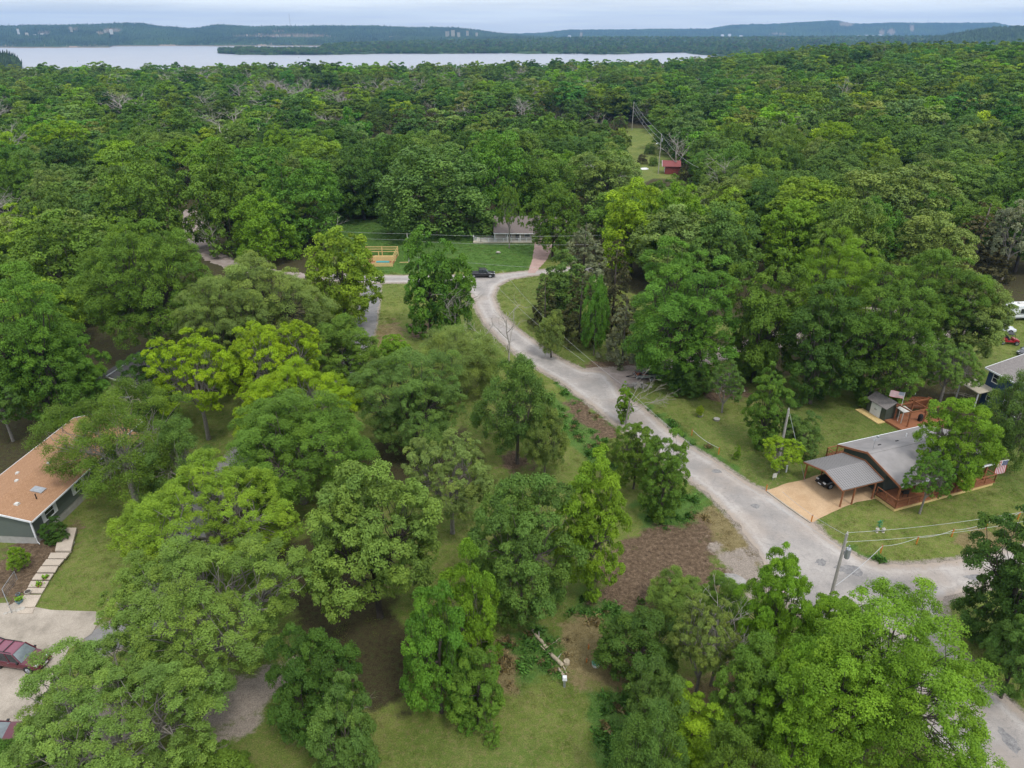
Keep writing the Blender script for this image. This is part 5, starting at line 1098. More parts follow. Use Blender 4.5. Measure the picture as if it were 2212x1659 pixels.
# ================================================================== vehicles
WH = {}
def wheel(o, x, y, r, w=.24, spokes=5):
    s = 1 if y > 0 else -1; k = (round(r, 2), s)
    t = MB(); t.tube([(0, -w / 2, 0), (0, -w / 2 + .03, 0), (0, w / 2 - .03, 0), (0, w / 2, 0)], [r * .9, r, r, r * .9], 20); wo = t.build('wheel', M['rubber'], o, smooth=False); wo.location = (x, y, r)
    q = MB(); yy = s * (w / 2 + .006); q.tube([(0, yy - s * .03, 0), (0, yy, 0)], [r * .66, r * .62], 16)
    for j in range(spokes): a = j * 6.283 / spokes; q.bar((0, yy + s * .012, 0), (math.cos(a) * r * .58, yy + s * .012, math.sin(a) * r * .58), .06, .03)
    q.build('rim', M['steel'], wo); return wo
def car(name, label, loc, rz, L=4.7, W=1.85, H=1.7, kind='suv', paintm='maroon', roofm=None, cat='car'):
    """x forward. lower body lofted in cross sections; glasshouse above it"""
    o = thing(name, label, cat, loc, rz); hw = W / 2; body = MB(); zb = .32
    if kind == 'suv': st = [(-.5, .62, .95, .80), (-.49, .40, 1.02, .93), (-.42, .30, 1.05, 1), (-.2, .30, 1.05, 1.0), (.15, .30, 1.05, 1.0), (.22, .30, 1.03, 1.0), (.40, .30, .95, .97), (.47, .33, .84, .88), (.5, .42, .70, .74)]; gl = (-.47, -.44, .06, .21)
    elif kind == 'pickup': st = [(-.5, .55, 1.1, .93), (-.49, .45, 1.15, .98), (-.2, .42, 1.15, 1), (-.1, .40, 1.15, 1.0), (.2, .40, 1.15, 1.0), (.27, .40, 1.14, 1.0), (.42, .42, 1.08, .97), (.48, .45, .98, .90), (.5, .5, .8, .78)]; gl = (-.13, -.10, .14, .24)
    else: st = [(-.5, .5, .8, .78), (-.48, .33, .9, .90), (-.38, .26, .93, .98), (-.1, .26, .92, 1), (.15, .26, .91, 1), (.25, .26, .88, .98), (.40, .27, .78, .94), (.48, .32, .66, .82), (.5, .38, .55, .68)]; gl = (-.36, -.22, .08, .26)
    rings = []
    for fx, z0, z1, fw in st:
        y = hw * fw; rings.append([(fx * L, -y * .86, z0), (fx * L, -y, z0 + .14), (fx * L, -y, z1 - .14), (fx * L, -y * .93, z1 - .03), (fx * L, -y * .55, z1), (fx * L, y * .55, z1), (fx * L, y * .93, z1 - .03), (fx * L, y, z1 - .14), (fx * L, y, z0 + .14), (fx * L, y * .86, z0)])
    n = 10; vs = [p for r_ in rings for p in r_]; fs = [tuple(range(n)), tuple(range(len(vs) - 1, len(vs) - n - 1, -1))]
    for i in range(len(rings) - 1):
        for k in range(n): fs.append((i * n + k, i * n + (k + 1) % n, (i + 1) * n + (k + 1) % n, (i + 1) * n + k))
    body.add(vs, fs); body.build('body', M[paintm], o, smooth=True, bevel=.02)
    b0, t0, t1, b1 = [g * L for g in gl]; zz = 1.03 if kind == 'suv' else 1.13 if kind == 'pickup' else .9; tw = hw * .76; bw = hw * .93; e = .0
    def gh(x0, x1, x2, x3, y0, y1, zlo, zhi):
        return [(x0, -y0, zlo), (x3, -y0, zlo), (x3, y0, zlo), (x0, y0, zlo), (x1, -y1, zhi), (x2, -y1, zhi), (x2, y1, zhi), (x1, y1, zhi)]
    F_ = [(4, 5, 6, 7), (0, 1, 5, 4), (1, 2, 6, 5), (2, 3, 7, 6), (3, 0, 4, 7)]
    g = MB(); g.add(gh(b0, t0, t1, b1, bw, tw, zz - .03, H - .06), F_); g.build('side_windows', M['glass'], o)
    wsx = [(b1 + .03, -bw * .93, zz), (b1 + .03, bw * .93, zz), (t1 + .03, tw * .9, H - .09), (t1 + .03, -tw * .9, H - .09)]; g = MB(); g.quad(*wsx); ws = g.build('windscreen', M['glass_light'], o)
    m = MB(); m.add([(t0 - .02, -tw - .01, H - .07), (t1 + .02, -tw - .01, H - .07), (t1 + .02, tw + .01, H - .07), (t0 - .02, tw + .01, H - .07), (t0 + .08, -tw * .86, H), (t1 - .1, -tw * .86, H), (t1 - .1, tw * .86, H), (t0 + .08, tw * .86, H)], [(0, 1, 2, 3)] + [(4, 5, 6, 7), (0, 1, 5, 4), (1, 2, 6, 5), (2, 3, 7, 6), (3, 0, 4, 7)])
    ro_ = m.build('roof', M[roofm or paintm], o, bevel=.02)
    if roofm:
        for s in (-1, 1): q = MB(); q.tube([(t0 + .1, s * tw * .9, H + .05), (t1 - .15, s * tw * .9, H + .05)], .03, 5); q.build('roof_rail', M['black'], ro_)
        for fx in (.22, .62): q = MB(); x = t0 + (t1 - t0) * fx; q.bar((x, -tw * .9, H + .05), (x, tw * .9, H + .05), .07, .03); q.build('roof_bar', M['black'], ro_)
    m = MB()
    for s in (-1, 1):
        for xb, xt in ((b0, t0), (b1, t1)): m.bar((xb, s * (bw + .005), zz - .02), (xt, s * (tw + .01), H - .06), .09, .05)
        for fr_ in (.36, .68) if kind != 'pickup' else (.5,): xb = b0 + (b1 - b0) * fr_; m.bar((xb, s * (bw + .005), zz), (t0 + (t1 - t0) * fr_, s * (tw + .01), H - .06), .07, .04)
    m.build('pillars', M[paintm], o)
    wr = .37 if kind == 'suv' else .43 if kind == 'pickup' else .33
    for fx in (-.31, .32):
        for s in (-1, 1): wheel(o, fx * L, s * (hw - .1), wr); 
    a = MB()
    for fx in (-.31, .32):
        for s in (-1, 1): a.tube([(fx * L, s * (hw - .2), wr), (fx * L, s * (hw + .004), wr)], wr * 1.16, 16)
    a.build('wheel_arches', M['black'], o)
    for s in (-1, 1):
        z = {'suv': .78, 'pickup': .9, 'sedan': .62}[kind]; m = MB(); m.box(L * .462, L * .492, s * hw * .62 - .19, s * hw * .62 + .19, z - .08, z + .09); m.build('headlight', M['lamp'], o)
        m = MB(); m.box(-L * .503, -L * .488, s * hw * .72 - .1, s * hw * .72 + .1, z, z + .28); m.build('tail_light', M['car_red'], o)
        m = MB(); m.box(b1 - .28, b1 - .12, s * (hw + .02) - .1, s * (hw + .02) + .1, zz, zz + .15); m.build('wing_mirror', M['black'], o)
        m = MB(); 
        for fr_ in (.3, .62): x = b0 + (b1 - b0) * fr_; m.box(x, x + .2, s * (hw + .015) - .015, s * (hw + .015) + .015, zz - .13, zz - .09)
        m.build('door_handles', M['chrome'], o)
    m = MB(); z = {'suv': .62, 'pickup': .75, 'sedan': .48}[kind]; m.box(L * .485, L * .503, -hw * .4, hw * .4, z - .1, z + .16); m.build('grille', M['black'], o)
    m = MB(); m.box(L * .49, L * .512, -hw * .8, hw * .8, .38, .52); m.build('front_bumper', M['chrome' if kind == 'pickup' else paintm], o)
    m = MB(); m.box(L * .512, L * .516, -.26, .26, .4, .53); m.build('number_plate', M['white'], o)
    if kind == 'pickup':
        m = MB(); m.box(-L * .485, -L * .145, -hw * .8, hw * .8, 1.12, 1.156); m.build('load_bed', M['black'], o)
    return o
car('pickup_truck', 'black crew cab pickup truck stopped on the pale back road', G(1041, 598), R(2), 5.7, 2.0, 1.92, 'pickup', 'car_black', cat='pickup')
car('parked_suv', 'maroon estate car with a paler roof and roof bars on the concrete drive', G(47, 1432), R(-10), 4.75, 1.85, 1.78, 'suv', 'maroon', 'maroon_roof')
car('parked_suv', 'black car parked under the corrugated carport', loc1(-2.7, -3.0), RZ + math.pi, 4.5, 1.8, 1.55, 'suv', 'car_black')
p = G(-10, 1604); car('maroon_sedan', 'dark maroon car whose nose shows at the bottom left corner', p, R(10), 4.7, 1.85, 1.5, 'suv', 'maroon')
car('pickup_truck', 'white pickup beside the camper at the right edge', G(2152, 718), R(-8), 5.6, 1.95, 1.85, 'pickup', 'car_white', cat='pickup')
car('parked_car', 'dark grey car behind the roof of the blue house at the right edge', G(2222, 765), R(205), 4.6, 1.8, 1.45, 'sedan', 'car_dark')
car('parked_car', 'dark car almost hidden in the wood above the row of maples', G(1532, 497), R(30), 4.5, 1.8, 1.5, 'suv', 'car_dark')
# red side by side buggy
p = G(2176, 742); o = thing('off_road_buggy', 'red off road buggy with a black canopy beside the white pickup', 'buggy', p, R(-12))
m = MB(); m.box(-1.4, 1.5, -.62, .62, .45, .75, .1, .05); m.prism([(.5, .7), (1.55, .6), (1.5, .85), (.5, 1.15)], -.6, .6, 'y'); m.box(-1.35, -.4, -.62, .62, .75, 1.05); m.build('body', M['car_red'], o, bevel=.04)
m = MB(); m.slab((-.7, -.62, 1.95), (.55, -.62, 1.92), (.55, .62, 1.92), (-.7, .62, 1.95), .06); m.build('canopy', M['black'], o); m = MB()
for s in (-.6, .6): m.tube([(.75, s, 1.1), (.5, s, 1.9), (-.65, s, 1.92), (-.9, s, 1.0)], .035, 6)
m.build('roll_cage', M['black'], o); m = MB(); m.box(-.35, .05, -.5, .5, .75, 1.0); m.box(-.45, -.3, -.5, .5, .9, 1.4); m.build('seat', M['rubber'], o)
for x in (-1.05, 1.1):
    for s in (-1, 1): wheel(o, x, s * .72, .36, .3)
# camper
p = G(2212, 688); o = thing('camper_trailer', 'white camper trailer at the right edge above the pickup', 'camper', p, R(6))
m = MB(); m.prism([(-3.6, .6), (3.5, .6), (3.7, 1.2), (3.6, 2.7), (3.2, 3.0), (-3.2, 3.0), (-3.7, 2.6), (-3.8, 1.1)], -1.2, 1.2, 'y'); m.build('body', M['white'], o, bevel=.08)
m = MB(); m.box(-3.55, 3.4, -1.215, -1.2, 1.35, 1.5); m.box(-3.4, 3.3, -1.213, -1.2, .75, .83); m.build('stripe', M['car_dark'], o); window(o, (-1.6, -1.205, 2.0), 1.1, .6, '-y', frame='black'); window(o, (1.6, -1.205, 2.0), 1.1, .6, '-y', frame='black')
m = MB(); m.box(.0, .7, -1.225, -1.2, .75, 2.6); m.build('door', M['dirty_white'], o); m = MB(); m.box(-2.2, -1.2, -.4, .4, 3.0, 3.28, .1, .1); m.box(1.0, 1.6, -.3, .3, 3.0, 3.15); m.build('roof_unit', M['dirty_white'], o)
for s in (-1, 1):
    for x in (-.4, .5): wheel(o, x, s * 1.1, .35)
m = MB(); m.bar((-3.7, -.5, .6), (-5.0, 0, .55), .1); m.bar((-3.7, .5, .6), (-5.0, 0, .55), .1); m.build('drawbar', M['black'], o)
# mower
def mower(label, loc, rz, body='orange'):
    o = thing('ride_on_mower', label, 'mower', loc, rz); m = MB(); m.box(-.85, .3, -.42, .42, .3, .75, .06, .05); m.box(.3, .95, -.3, .3, .3, .55); m.build('body', M[body], o, bevel=.04); m = MB(); m.box(-.35, .1, -.28, .28, .75, .9); m.box(-.45, -.3, -.28, .28, .8, 1.25); m.build('seat', M['black'], o, bevel=.03)
    m = MB(); m.box(-.3, .75, -.68, .68, .14, .3, .06, .06); m.build('cutting_deck', M['black'], o); m = MB(); m.tube([(-.6, -.42, .7), (-.7, -.42, 1.6), (-.7, .42, 1.6), (-.6, .42, .7)], .03, 6); m.build('roll_bar', M['black'], o)
    for s in (-1, 1): wheel(o, -.55, s * .52, .28, .24); wheel(o, .85, s * .4, .16, .14)
    return o
mower('orange ride on mower under the trees left of the blue house', G(1974, 766), R(200)); mower('yellow mower poking in at the left edge of the concrete drive', G(-12, 1392), R(-20), 'yellow')
# utility trailer with rubbish, rubble heap
p = G(1404, 817); o = thing('utility_trailer', 'open black utility trailer parked at the mouth of the dirt driveway', 'trailer', p, R(6)); m = MB(); m.box(-2.4, 2.2, -.95, .95, .5, .58); m.build('floor', M['black'], o); m = MB()
for s in (-.95, .95): m.bar((-2.4, s, .95), (2.2, s, .95), .06); m.bar((-2.4, s, .6), (2.2, s, .6), .06); m.add([(-2.4, s, .58), (2.2, s, .58), (2.2, s, .93), (-2.4, s, .93)], [(0, 1, 2, 3)])
for x in (-2.4, 2.2): m.bar((x, -.95, .95), (x, .95, .95), .06); m.bar((x, -.95, .6), (x, .95, .6), .06)
m.build('side_rails', M['steel'], o); m = MB(); m.bar((-2.4, -.5, .5), (-3.8, 0, .48), .09); m.bar((-2.4, .5, .5), (-3.8, 0, .48), .09); m.build('drawbar', M['black'], o)
for s in (-1, 1): wheel(o, -.1, s * 1.08, .34)
m = MB(); rg = random.Random(8)
for k in range(16): a = Vector((rg.uniform(-2.2, -.6), rg.uniform(-.7, .7), rg.uniform(.65, .95))); m.bar(a, a + Vector((rg.uniform(-.5, .5), rg.uniform(-.4, .4), rg.uniform(-.1, .1))), rg.uniform(.06, .16))
tag(m.build('scrap_load', M['terracotta']), 'heap of mixed scrap in the left end of the utility trailer', 'scrap'); bpy.data.objects['scrap_load'].matrix_world = Matrix.Translation(p) @ Matrix.Rotation(R(6), 4, 'Z')
for k, (u, v, lb) in enumerate([(1372, 834, 'pile of mixed boards left of the utility trailer'), (1580, 848, 'pale rubble heap on the lawn under the twisted little tree'), (1550, 825, 'brown rubble heap behind the twisted little tree')]):
    c = G(u, v); m = MB(); rg = random.Random(k)
    for j in range(34): a = Vector((rg.gauss(0, .9), rg.gauss(0, .45), rg.uniform(.05, .35))); m.bar(a, a + Vector((rg.uniform(-.5, .5), rg.uniform(-.5, .5), rg.uniform(-.1, .15))), rg.uniform(.08, .28))
    o = m.build('rubble_heap', M[('grey_wood', 'stone', 'log')[k]]); o.location = c; tag(o, lb, 'rubble', 'rubble heaps')
# ================================================================== poles, wires, posts
def pole(label, u, v, vt, rad=.15, trans=False, lamp=False, cross=False, name='utility_pole', H=None):
    b = G(u, v); lo, hi = 1, 20
    for _ in range(30):
        mid = (lo + hi) / 2
        if pr(b.x, b.y, b.z + mid)[1] > vt: lo = mid
        else: hi = mid
    H = H or lo; o = thing(name, label, 'pole', b, group='utility poles'); m = MB(); m.tube([(0, 0, -.2), (0, 0, H)], [rad, rad * .68], 10); m.build('shaft', M['grey_wood'], o)
    if trans:
        m = MB(); m.tube([(.42, -.1, H - 2.6), (.42, -.1, H - 2.55), (.42, -.1, H - 1.6), (.42, -.1, H - 1.5)], [.2, .24, .24, .18], 12); m.cyl(.42, -.1, H - 1.5, H - 1.2, .05); m.box(.1, .3, -.15, -.05, H - 2.2, H - 1.8); m.build('transformer', M['steel'], o)
    if lamp:
        m = MB(); m.tube([(0, 0, H - 3.2), (-.9, -.3, H - 3.0), (-1.6, -.5, H - 3.1)], .04, 6); m.build('lamp_arm', M['steel'], o); m = MB(); m.tube([(-1.6, -.5, H - 3.35), (-1.6, -.5, H - 3.1)], [.28, .1], 10); m.build('lamp_head', M['white'], o)
    m = MB(); m.tube([(0, 0, H), (0, 0, H + .18)], .05, 6); m.cyl(.14, 0, H - 1.0, H - .85, .06); m.build('insulator', M['dirty_white'], o); return b, H
PA, HA = pole('leaning looking grey pole with a transformer at the near road bend', 1785, 1326, 1152.6, .17, True)
PB, HB = pole('bare grey pole without wires arms rising behind the yellow green bush', 1684, 985, 884, .19)
PC, HC = pole('slim pole on the verge of the back road left of the forked tree', 884, 577, 505, .14)
PD, HD = pole('tall pale pole farthest down the power line clearing', 1365, 281, 220, .19)
PE, HE = pole('pole with a street lamp and transformer beside the red shed', 1421.7, 375, 290, .18, True, True)
PF, HF = pole('pole standing in the lane clearing at the left', 403.5, 511, 460, .17)
def wire(label, a, b, sag, rad=.016, name='power_line', n=14, grp='overhead wires'):
    m = MB(); a = Vector(a); b = Vector(b); m.tube([a.lerp(b, i / n) - Vector((0, 0, sag * 4 * (i / n) * (1 - i / n))) for i in range(n + 1)], rad, 4, False); o = m.build(name, M['wire']); return tag(o, label, 'wire' if name != 'rope' else 'rope', grp)
TA = PA + Vector((0, 0, HA)); TB = PB + Vector((0, 0, HB)); TC = PC + Vector((0, 0, HC)); TD = PD + Vector((0, 0, HD)); TE = PE + Vector((0, 0, HE)); TF = PF + Vector((0, 0, HF))
UP = Vector((0, 0, 1))
wire('upper wire from the near transformer pole to the right edge', TA + UP * .1, at(2300, 1088, 8.6), .5)
wire('middle wire from the near transformer pole to the right edge', TA - UP * .9, at(2300, 1108, 7.4), .6)
wire('guy wire falling from the bare pole towards the carport', TB, G(1739, 1040), .0, .018)
wire('wire from the near transformer pole back along the road past the gravel pad', TA - UP * .2, at(1690, 1062, 4.0), .3)
wire('long low wire along the far side of the road from near pole to ivy trunk', TA - UP * 1.6, G(1345, 905) + UP * 5.0, 1.2)
wire('low wire running on from the ivy trunk towards the road fork', G(1345, 905) + UP * 5.0, G(1085, 640) + UP * 5.5, 1.4)
wire('twin wire beside the low one along the verge by the cedars', G(1262, 812) + UP * 2.4, G(1070, 668) + UP * 5.0, .6)
wire('upper wire across the back lawn', TC, at(1300, 508, 8.5), .4)
wire('lower wire across the back lawn', TC - UP * 1.6, at(1300, 528, 7.0), .4)
wire('upper wire from the slim pole to the lane clearing pole', TC, TF, 1.2)
wire('lower wire from the slim pole to the lane clearing pole', TC - UP * 1.4, TF - UP * 1.4, 1.2)
wire('wire at hedge height in front of the back lawn', PC + UP * 2.6, at(1160, 578, 2.8), .3)
wire('left wire of the power line clearing', TE - UP * 4, TD - UP * 4, 1.0, .035); wire('middle wire of the power line clearing', TE - UP * 2, TD - UP * 2.2, 1.0, .035); wire('right wire of the power line clearing', TE, TD, 1.0, .035)
wire('wire coming from the lamp pole down to the near right wood', TE, G(1500, 440) + UP * 11, 1.5, .03)
# lawn stakes with sagging rope
ST = []
for u, v, lb in [(2002.2, 1192 + 8, 'first'), (2002, 1200, 'x')][:0]: pass
stk = [(1901.8, 1194.5, 'leftmost stake of the rope along the road bend'), (1979, 1175.7, 'second stake from the left along the road bend'), (2055.2, 1159.5, 'third stake from the left along the road bend'), (2128.7, 1143, 'rightmost visible stake along the road bend'), (2198, 1122, 'stake by the right edge near the dark tree')]
def stake(u, v, lb, h=.95, grp='orange lawn stakes'):
    p = G(u, v); o = thing('lawn_stake', lb, 'stake', p, group=grp); m = MB(); m.box(-.05, .05, -.05, .05, 0, h); m.build('post', M['orange'], o); m = MB(); m.box(-.065, .065, -.065, .065, h, h + .05); m.build('cap', M['red_wood'], o); return p + UP * (h - .05)
tp = [stake(*s_) for s_ in stk]; names = ['first', 'second', 'third', 'fourth']
for i in range(4): wire('%s sagging rope span counted from the left along the road bend' % names[i], tp[i], tp[i + 1], .25, .022, 'rope', grp='sagging rope spans')
wire('rope from the leftmost stake up towards the transformer pole', tp[0], PA + UP * 3.2, .3, .028, 'rope', grp='sagging rope spans')
a = stake(1494, 941, 'left stake of the rope on the lawn above the road'); b = stake(1552, 981, 'right stake of the rope on the lawn above the road'); wire('single rope between the two stakes on the upper lawn', a, b, .3, .028, 'rope', grp='sagging rope spans')
stake(1752, 1128, 'brown post at the lower corner of the gravel pad', .9); stake(1655, 1060, 'brown post at the upper corner of the gravel pad', .8); stake(1271, 1422 - 20, 'short stake in the dry grass above the green lid', .5); stake(1267, 1430, 'shorter stake just left of the green lid', .35)
# ================================================================== yard objects
p = G(1287, 1437); o = thing('septic_lid', 'round green lid on a white riser in the dry grass', 'tank lid', p); m = MB(); m.cyl(0, 0, 0, .3, .34, .34, 20); m.build('riser', M['dirty_white'], o)
mt = simple('green_plastic_lid', (.10, .25, .17), .6, .15, 5); m = MB(); m.tube([(0, 0, .3), (0, 0, .38), (0, 0, .42)], [.37, .36, .28], 20); m.build('lid', mt, o)
p = G(1219, 1483); o = thing('utility_pedestal', 'white capped cable post on the grass at the end of the logs', 'pedestal', p); m = MB(); m.box(-.09, .09, -.09, .09, 0, .85); m.build('post', M['steel'], o); m = MB(); m.box(-.2, .2, -.18, .18, .8, 1.15, .03, .03); m.build('cap', M['white'], o, bevel=.03)
def log(u0, v0, u1, v1, r0, r1, lb, seed, z=.12):
    a, b = G(u0, v0), G(u1, v1); o = thing('fallen_log', lb, 'log', a, group='fallen logs'); m = MB(); rg = np.random.default_rng(seed); pts = wob((0, 0, z), tuple(b - a + Vector((0, 0, z))), rg, 6, .012); rs = [r0 + (r1 - r0) * i / 6 * rg.uniform(.95, 1.05) for i in range(7)]; m.tube(pts, rs, 9); m.build('trunk', M['log'], o, smooth=True)
    m = MB(); q = pts[3]; m.tube([q, q + Vector((rg.uniform(-.5, .5), rg.uniform(-.2, .5), .35))], [r0 * .35, r0 * .15], 5); m.build('stub', M['dead_wood'], o); return o
log(1150, 1364, 1180, 1400, .17, .14, 'topmost thick log under the dense blue green tree', 1); log(1190, 1415, 1216, 1440, .16, .19, 'short thick log right of the middle', 2); log(1206, 1446, 1217, 1461, .12, .15, 'stubby lowest log nearest the cable post', 3)
log(1162, 1391, 1198, 1425, .05, .04, 'thin crooked branch between the two thick logs', 4, .08); log(1178, 1402, 1210, 1380, .05, .025, 'thin pale branch pointing up to the right', 5, .1); log(1216, 1440, 1224, 1456, .06, .04, 'thin stick beside the short thick log', 6, .08)
p = G(1224, 1432); m = MB(); m.tube([(0, 0, 0), (0, 0, .25)], [.3, .26], 12); o = m.build('tree_stump', M['log']); o.location = p; tag(o, 'low sawn stump in the soil patch beside the logs', 'stump')
# gravel pile
c = G(1576, 1254); n = 16; vs = [(0, 0, .5)]; rg = random.Random(3)
for ri in range(1, 7):
    for k in range(n): a = 2 * math.pi * k / n; rr_ = ri / 6; vs.append((math.cos(a) * 1.7 * rr_ * rg.uniform(.94, 1.06), math.sin(a) * 1.1 * rr_ * rg.uniform(.94, 1.06), .5 * (1 - rr_ ** 1.6) - (.02 if ri == 6 else 0)))
fs = [(0, 1 + k, 1 + (k + 1) % n) for k in range(n)] + [(1 + r0 * n + k, 1 + (r0 + 1) * n + k, 1 + (r0 + 1) * n + (k + 1) % n, 1 + r0 * n + (k + 1) % n) for r0 in range(5) for k in range(n)]
m = MB(); m.add(vs, fs); o = m.build('gravel_pile', M['gravel_pile'], smooth=True); o.location = c; tag(o, 'rounded pale gravel pile between the dug soil and the road', 'gravel pile')
# garden ornament: green leafy figure between two pale urns
p = G(1996, 1262 - 3); 
# statue position from the photo: left of the porch tree, on the front lawn
p = G(1897, 1145); o = thing('lawn_ornament', 'green metal plant stand ornament on the front lawn', 'ornament', p); m = MB(); m.tube([(0, 0, 0), (0, 0, 1.2)], .03, 6)
for k in range(14): a = k * 2.4; z = .35 + k * .06; m.tube([(0, 0, z), (math.cos(a) * .2, math.sin(a) * .2, z + .18), (math.cos(a) * .32, math.sin(a) * .32, z + .08)], [.03, .05, .01], 5)
m.build('leaves', simple('green_painted_metal', (.03, .22, .09), .5, .2, 6), o)
for s, lb in ((-.32, 'left'), (.36, 'right')):
    q = thing('stone_urn', 'pale stone urn at the %s foot of the green ornament' % lb, 'urn', p + Vector((s, -.35, 0)), group='pair of pale urns'); m = MB(); m.tube([(0, 0, 0), (0, 0, .08), (0, 0, .2), (0, 0, .45), (0, 0, .5)], [.16, .07, .14, .2, .13], 10); m.build('bowl', M['stone'], q); m = MB(); m.tube([(0, 0, .5), (0, 0, .62)], [.1, .03], 8); m.build('finial', M['stone'], q)
p = G(1672, 1037); o = thing('yard_sign', 'small white sign on the grass above the gravel pad', 'sign', p, R(15)); m = MB(); m.box(-.28, .28, -.02, .02, .35, .95); m.build('board', M['dirty_white'], o); m = MB(); m.box(-.2, -.16, -.02, .02, 0, .36); m.box(.16, .2, -.02, .02, 0, .36); m.build('legs', M['steel'], o)
for u, v, h_, lb in ((1698, 1020, .9, 'white pipe beside the yellow green bush'), (1790, 840, .55, 'white marker pipe under the dark layered tree')):
    p = G(u, v); m = MB(); m.cyl(0, 0, 0, h_, .09, .09, 10); m.cyl(0, 0, h_, h_ + .06, .11, .1, 10); o = m.build('standpipe', M['white']); o.location = p; tag(o, lb, 'pipe')
for u, v, lb in ((2052, 848 + 10, 'left garden lantern on a black stake behind the red deck'), (2091 - 20, 872 + 5, 'right garden lantern on a black stake behind the red deck')):
    p = G(u - 100, v - 5); o = thing('garden_lantern', lb, 'lantern', p, group='garden lanterns'); m = MB(); m.tube([(0, 0, 0), (0, 0, 1.5)], .025, 5); m.build('stake', M['black'], o); m = MB(); m.tube([(0, 0, 1.5), (0, 0, 1.75)], [.06, .1], 8); m.build('light', M['white'], o)
p = G(1490 - 20, 950 + 0); 
for u, v, lb in ((1512, 899, 'dark planter tub under the little yellow green bush'), (1548, 896 + 12, 'flat dark tub on the lawn right of the little bush')):
    p = G(u, v); m = MB(); m.tube([(0, 0, 0), (0, 0, .28)], [.36, .45], 12); o = m.build('planter_tub', M['grey_wood']); o.location = p; tag(o, lb, 'planter')
p = G(1068 + 8, 548); m = MB(); m.tube([(-.5, 0, .2), (-.2, 0, .35), (.3, 0, .32), (.6, 0, .15)], [.12, .3, .28, .1], 8); o = m.build('pale_boulder', M['stone'], smooth=True); o.location = p; tag(o, 'pale boulder on the back lawn below the veranda', 'rock')
o = thing('patio_chair', 'dark porch chair beside the grey house door', 'chair', loc1(2.2, -8.4, .56), RZ + 1.2)
m = MB(); m.box(-.3, .3, -.3, .3, .4, .47); m.build('seat', M['black'], o); m = MB(); m.box(-.32, -.26, -.3, .3, .45, .95); m.build('backrest', M['black'], o)
for x in (-.27, .27):
    for y in (-.27, .27): m = MB(); m.box(x - .025, x + .025, y - .025, y + .025, 0, .4); m.build('leg', M['black'], o)
p = loc1(6.6, 1.2, .4); m = MB(); m.tube([(0, 0, 0), (0, 0, .35), (0, 0, .4)], [.4, .5, .46], 14); o = m.build('teal_tub', M['teal']); o.location = p; tag(o, 'teal plastic tub on the back deck of the grey house', 'tub')
p = loc1(4.2, 1.2, .4); m = MB(); m.box(-.4, .4, -.35, .35, 0, .85); o = m.build('storage_bin', M['dirty_white'], bevel=.04); o.location = p; tag(o, 'white box on the back deck of the grey house', 'box')
# ================================================================== lake, far shores, far buildings, haze
WZ = -25.0
def water_mat():
    m, t, b = newmat('lake_water'); f = noise(t, .012, 4, .6, sc=(1, 3, 1)); f2 = noise(t, .25, 3, .6, sc=(1, 2.5, 1))
    c = ramp(t, f, [(.35, (.24, .24, .26)), (.65, (.30, .30, .32))]); t.links.new(c, b.inputs['Base Color']); b.inputs['Roughness'].default_value = .28; b.inputs['Specular IOR Level'].default_value = .6; bump(t, b, f2, .25, .6); return m
m = MB(); m.quad((-12000, 900, WZ), (12000, 900, WZ), (12000, 12000, WZ), (-12000, 12000, WZ)); o = m.build('lake', water_mat()); tag(o, kind='structure')
def canopy_mat(name, a, b2, c3, soft=.5):
    m, t, b = newmat(name); f = noise(t, .011, 4, .7); f2 = noise(t, .035, 4, .8); f3 = noise(t, .0025, 3, .6)
    c = ramp(t, f2, [(.38, [x * .3 for x in a]), (.5, a), (.64, [x * 1.4 for x in b2])]); c = mix(t, ramp(t, f, [(.4, 0.0), (.65, .6)]), c, c3); c = mix(t, ramp(t, f3, [(.45, 0.0), (.6, .35)]), c, [x * 1.3 for x in b2])
    g = N(t, 'ShaderNodeAttribute'); g.attribute_name = 'shore'; c = mix(t, g.outputs['Fac'], c, (.30, .23, .17))
    t.links.new(c, b.inputs['Base Color']); b.inputs['Roughness'].default_value = 1; b.inputs['Specular IOR Level'].default_value = .05; return m
M['far_wood'] = canopy_mat('distant_tree_canopy', (.022, .042, .014), (.062, .105, .03), (.04, .05, .022))
def u2az(u): return (u - CX) / FPX
def at_r(u, r):
    """point at forward distance r in the direction of photo column u, at horizon level"""
    a = (u - CX) / FPX; return a * r / CP * 1.0, r
def elev(v, r, u=CX):
    b = (v - CY) / FPX; return CAMH - r * (SP + b * CP) / (CP - b * SP)
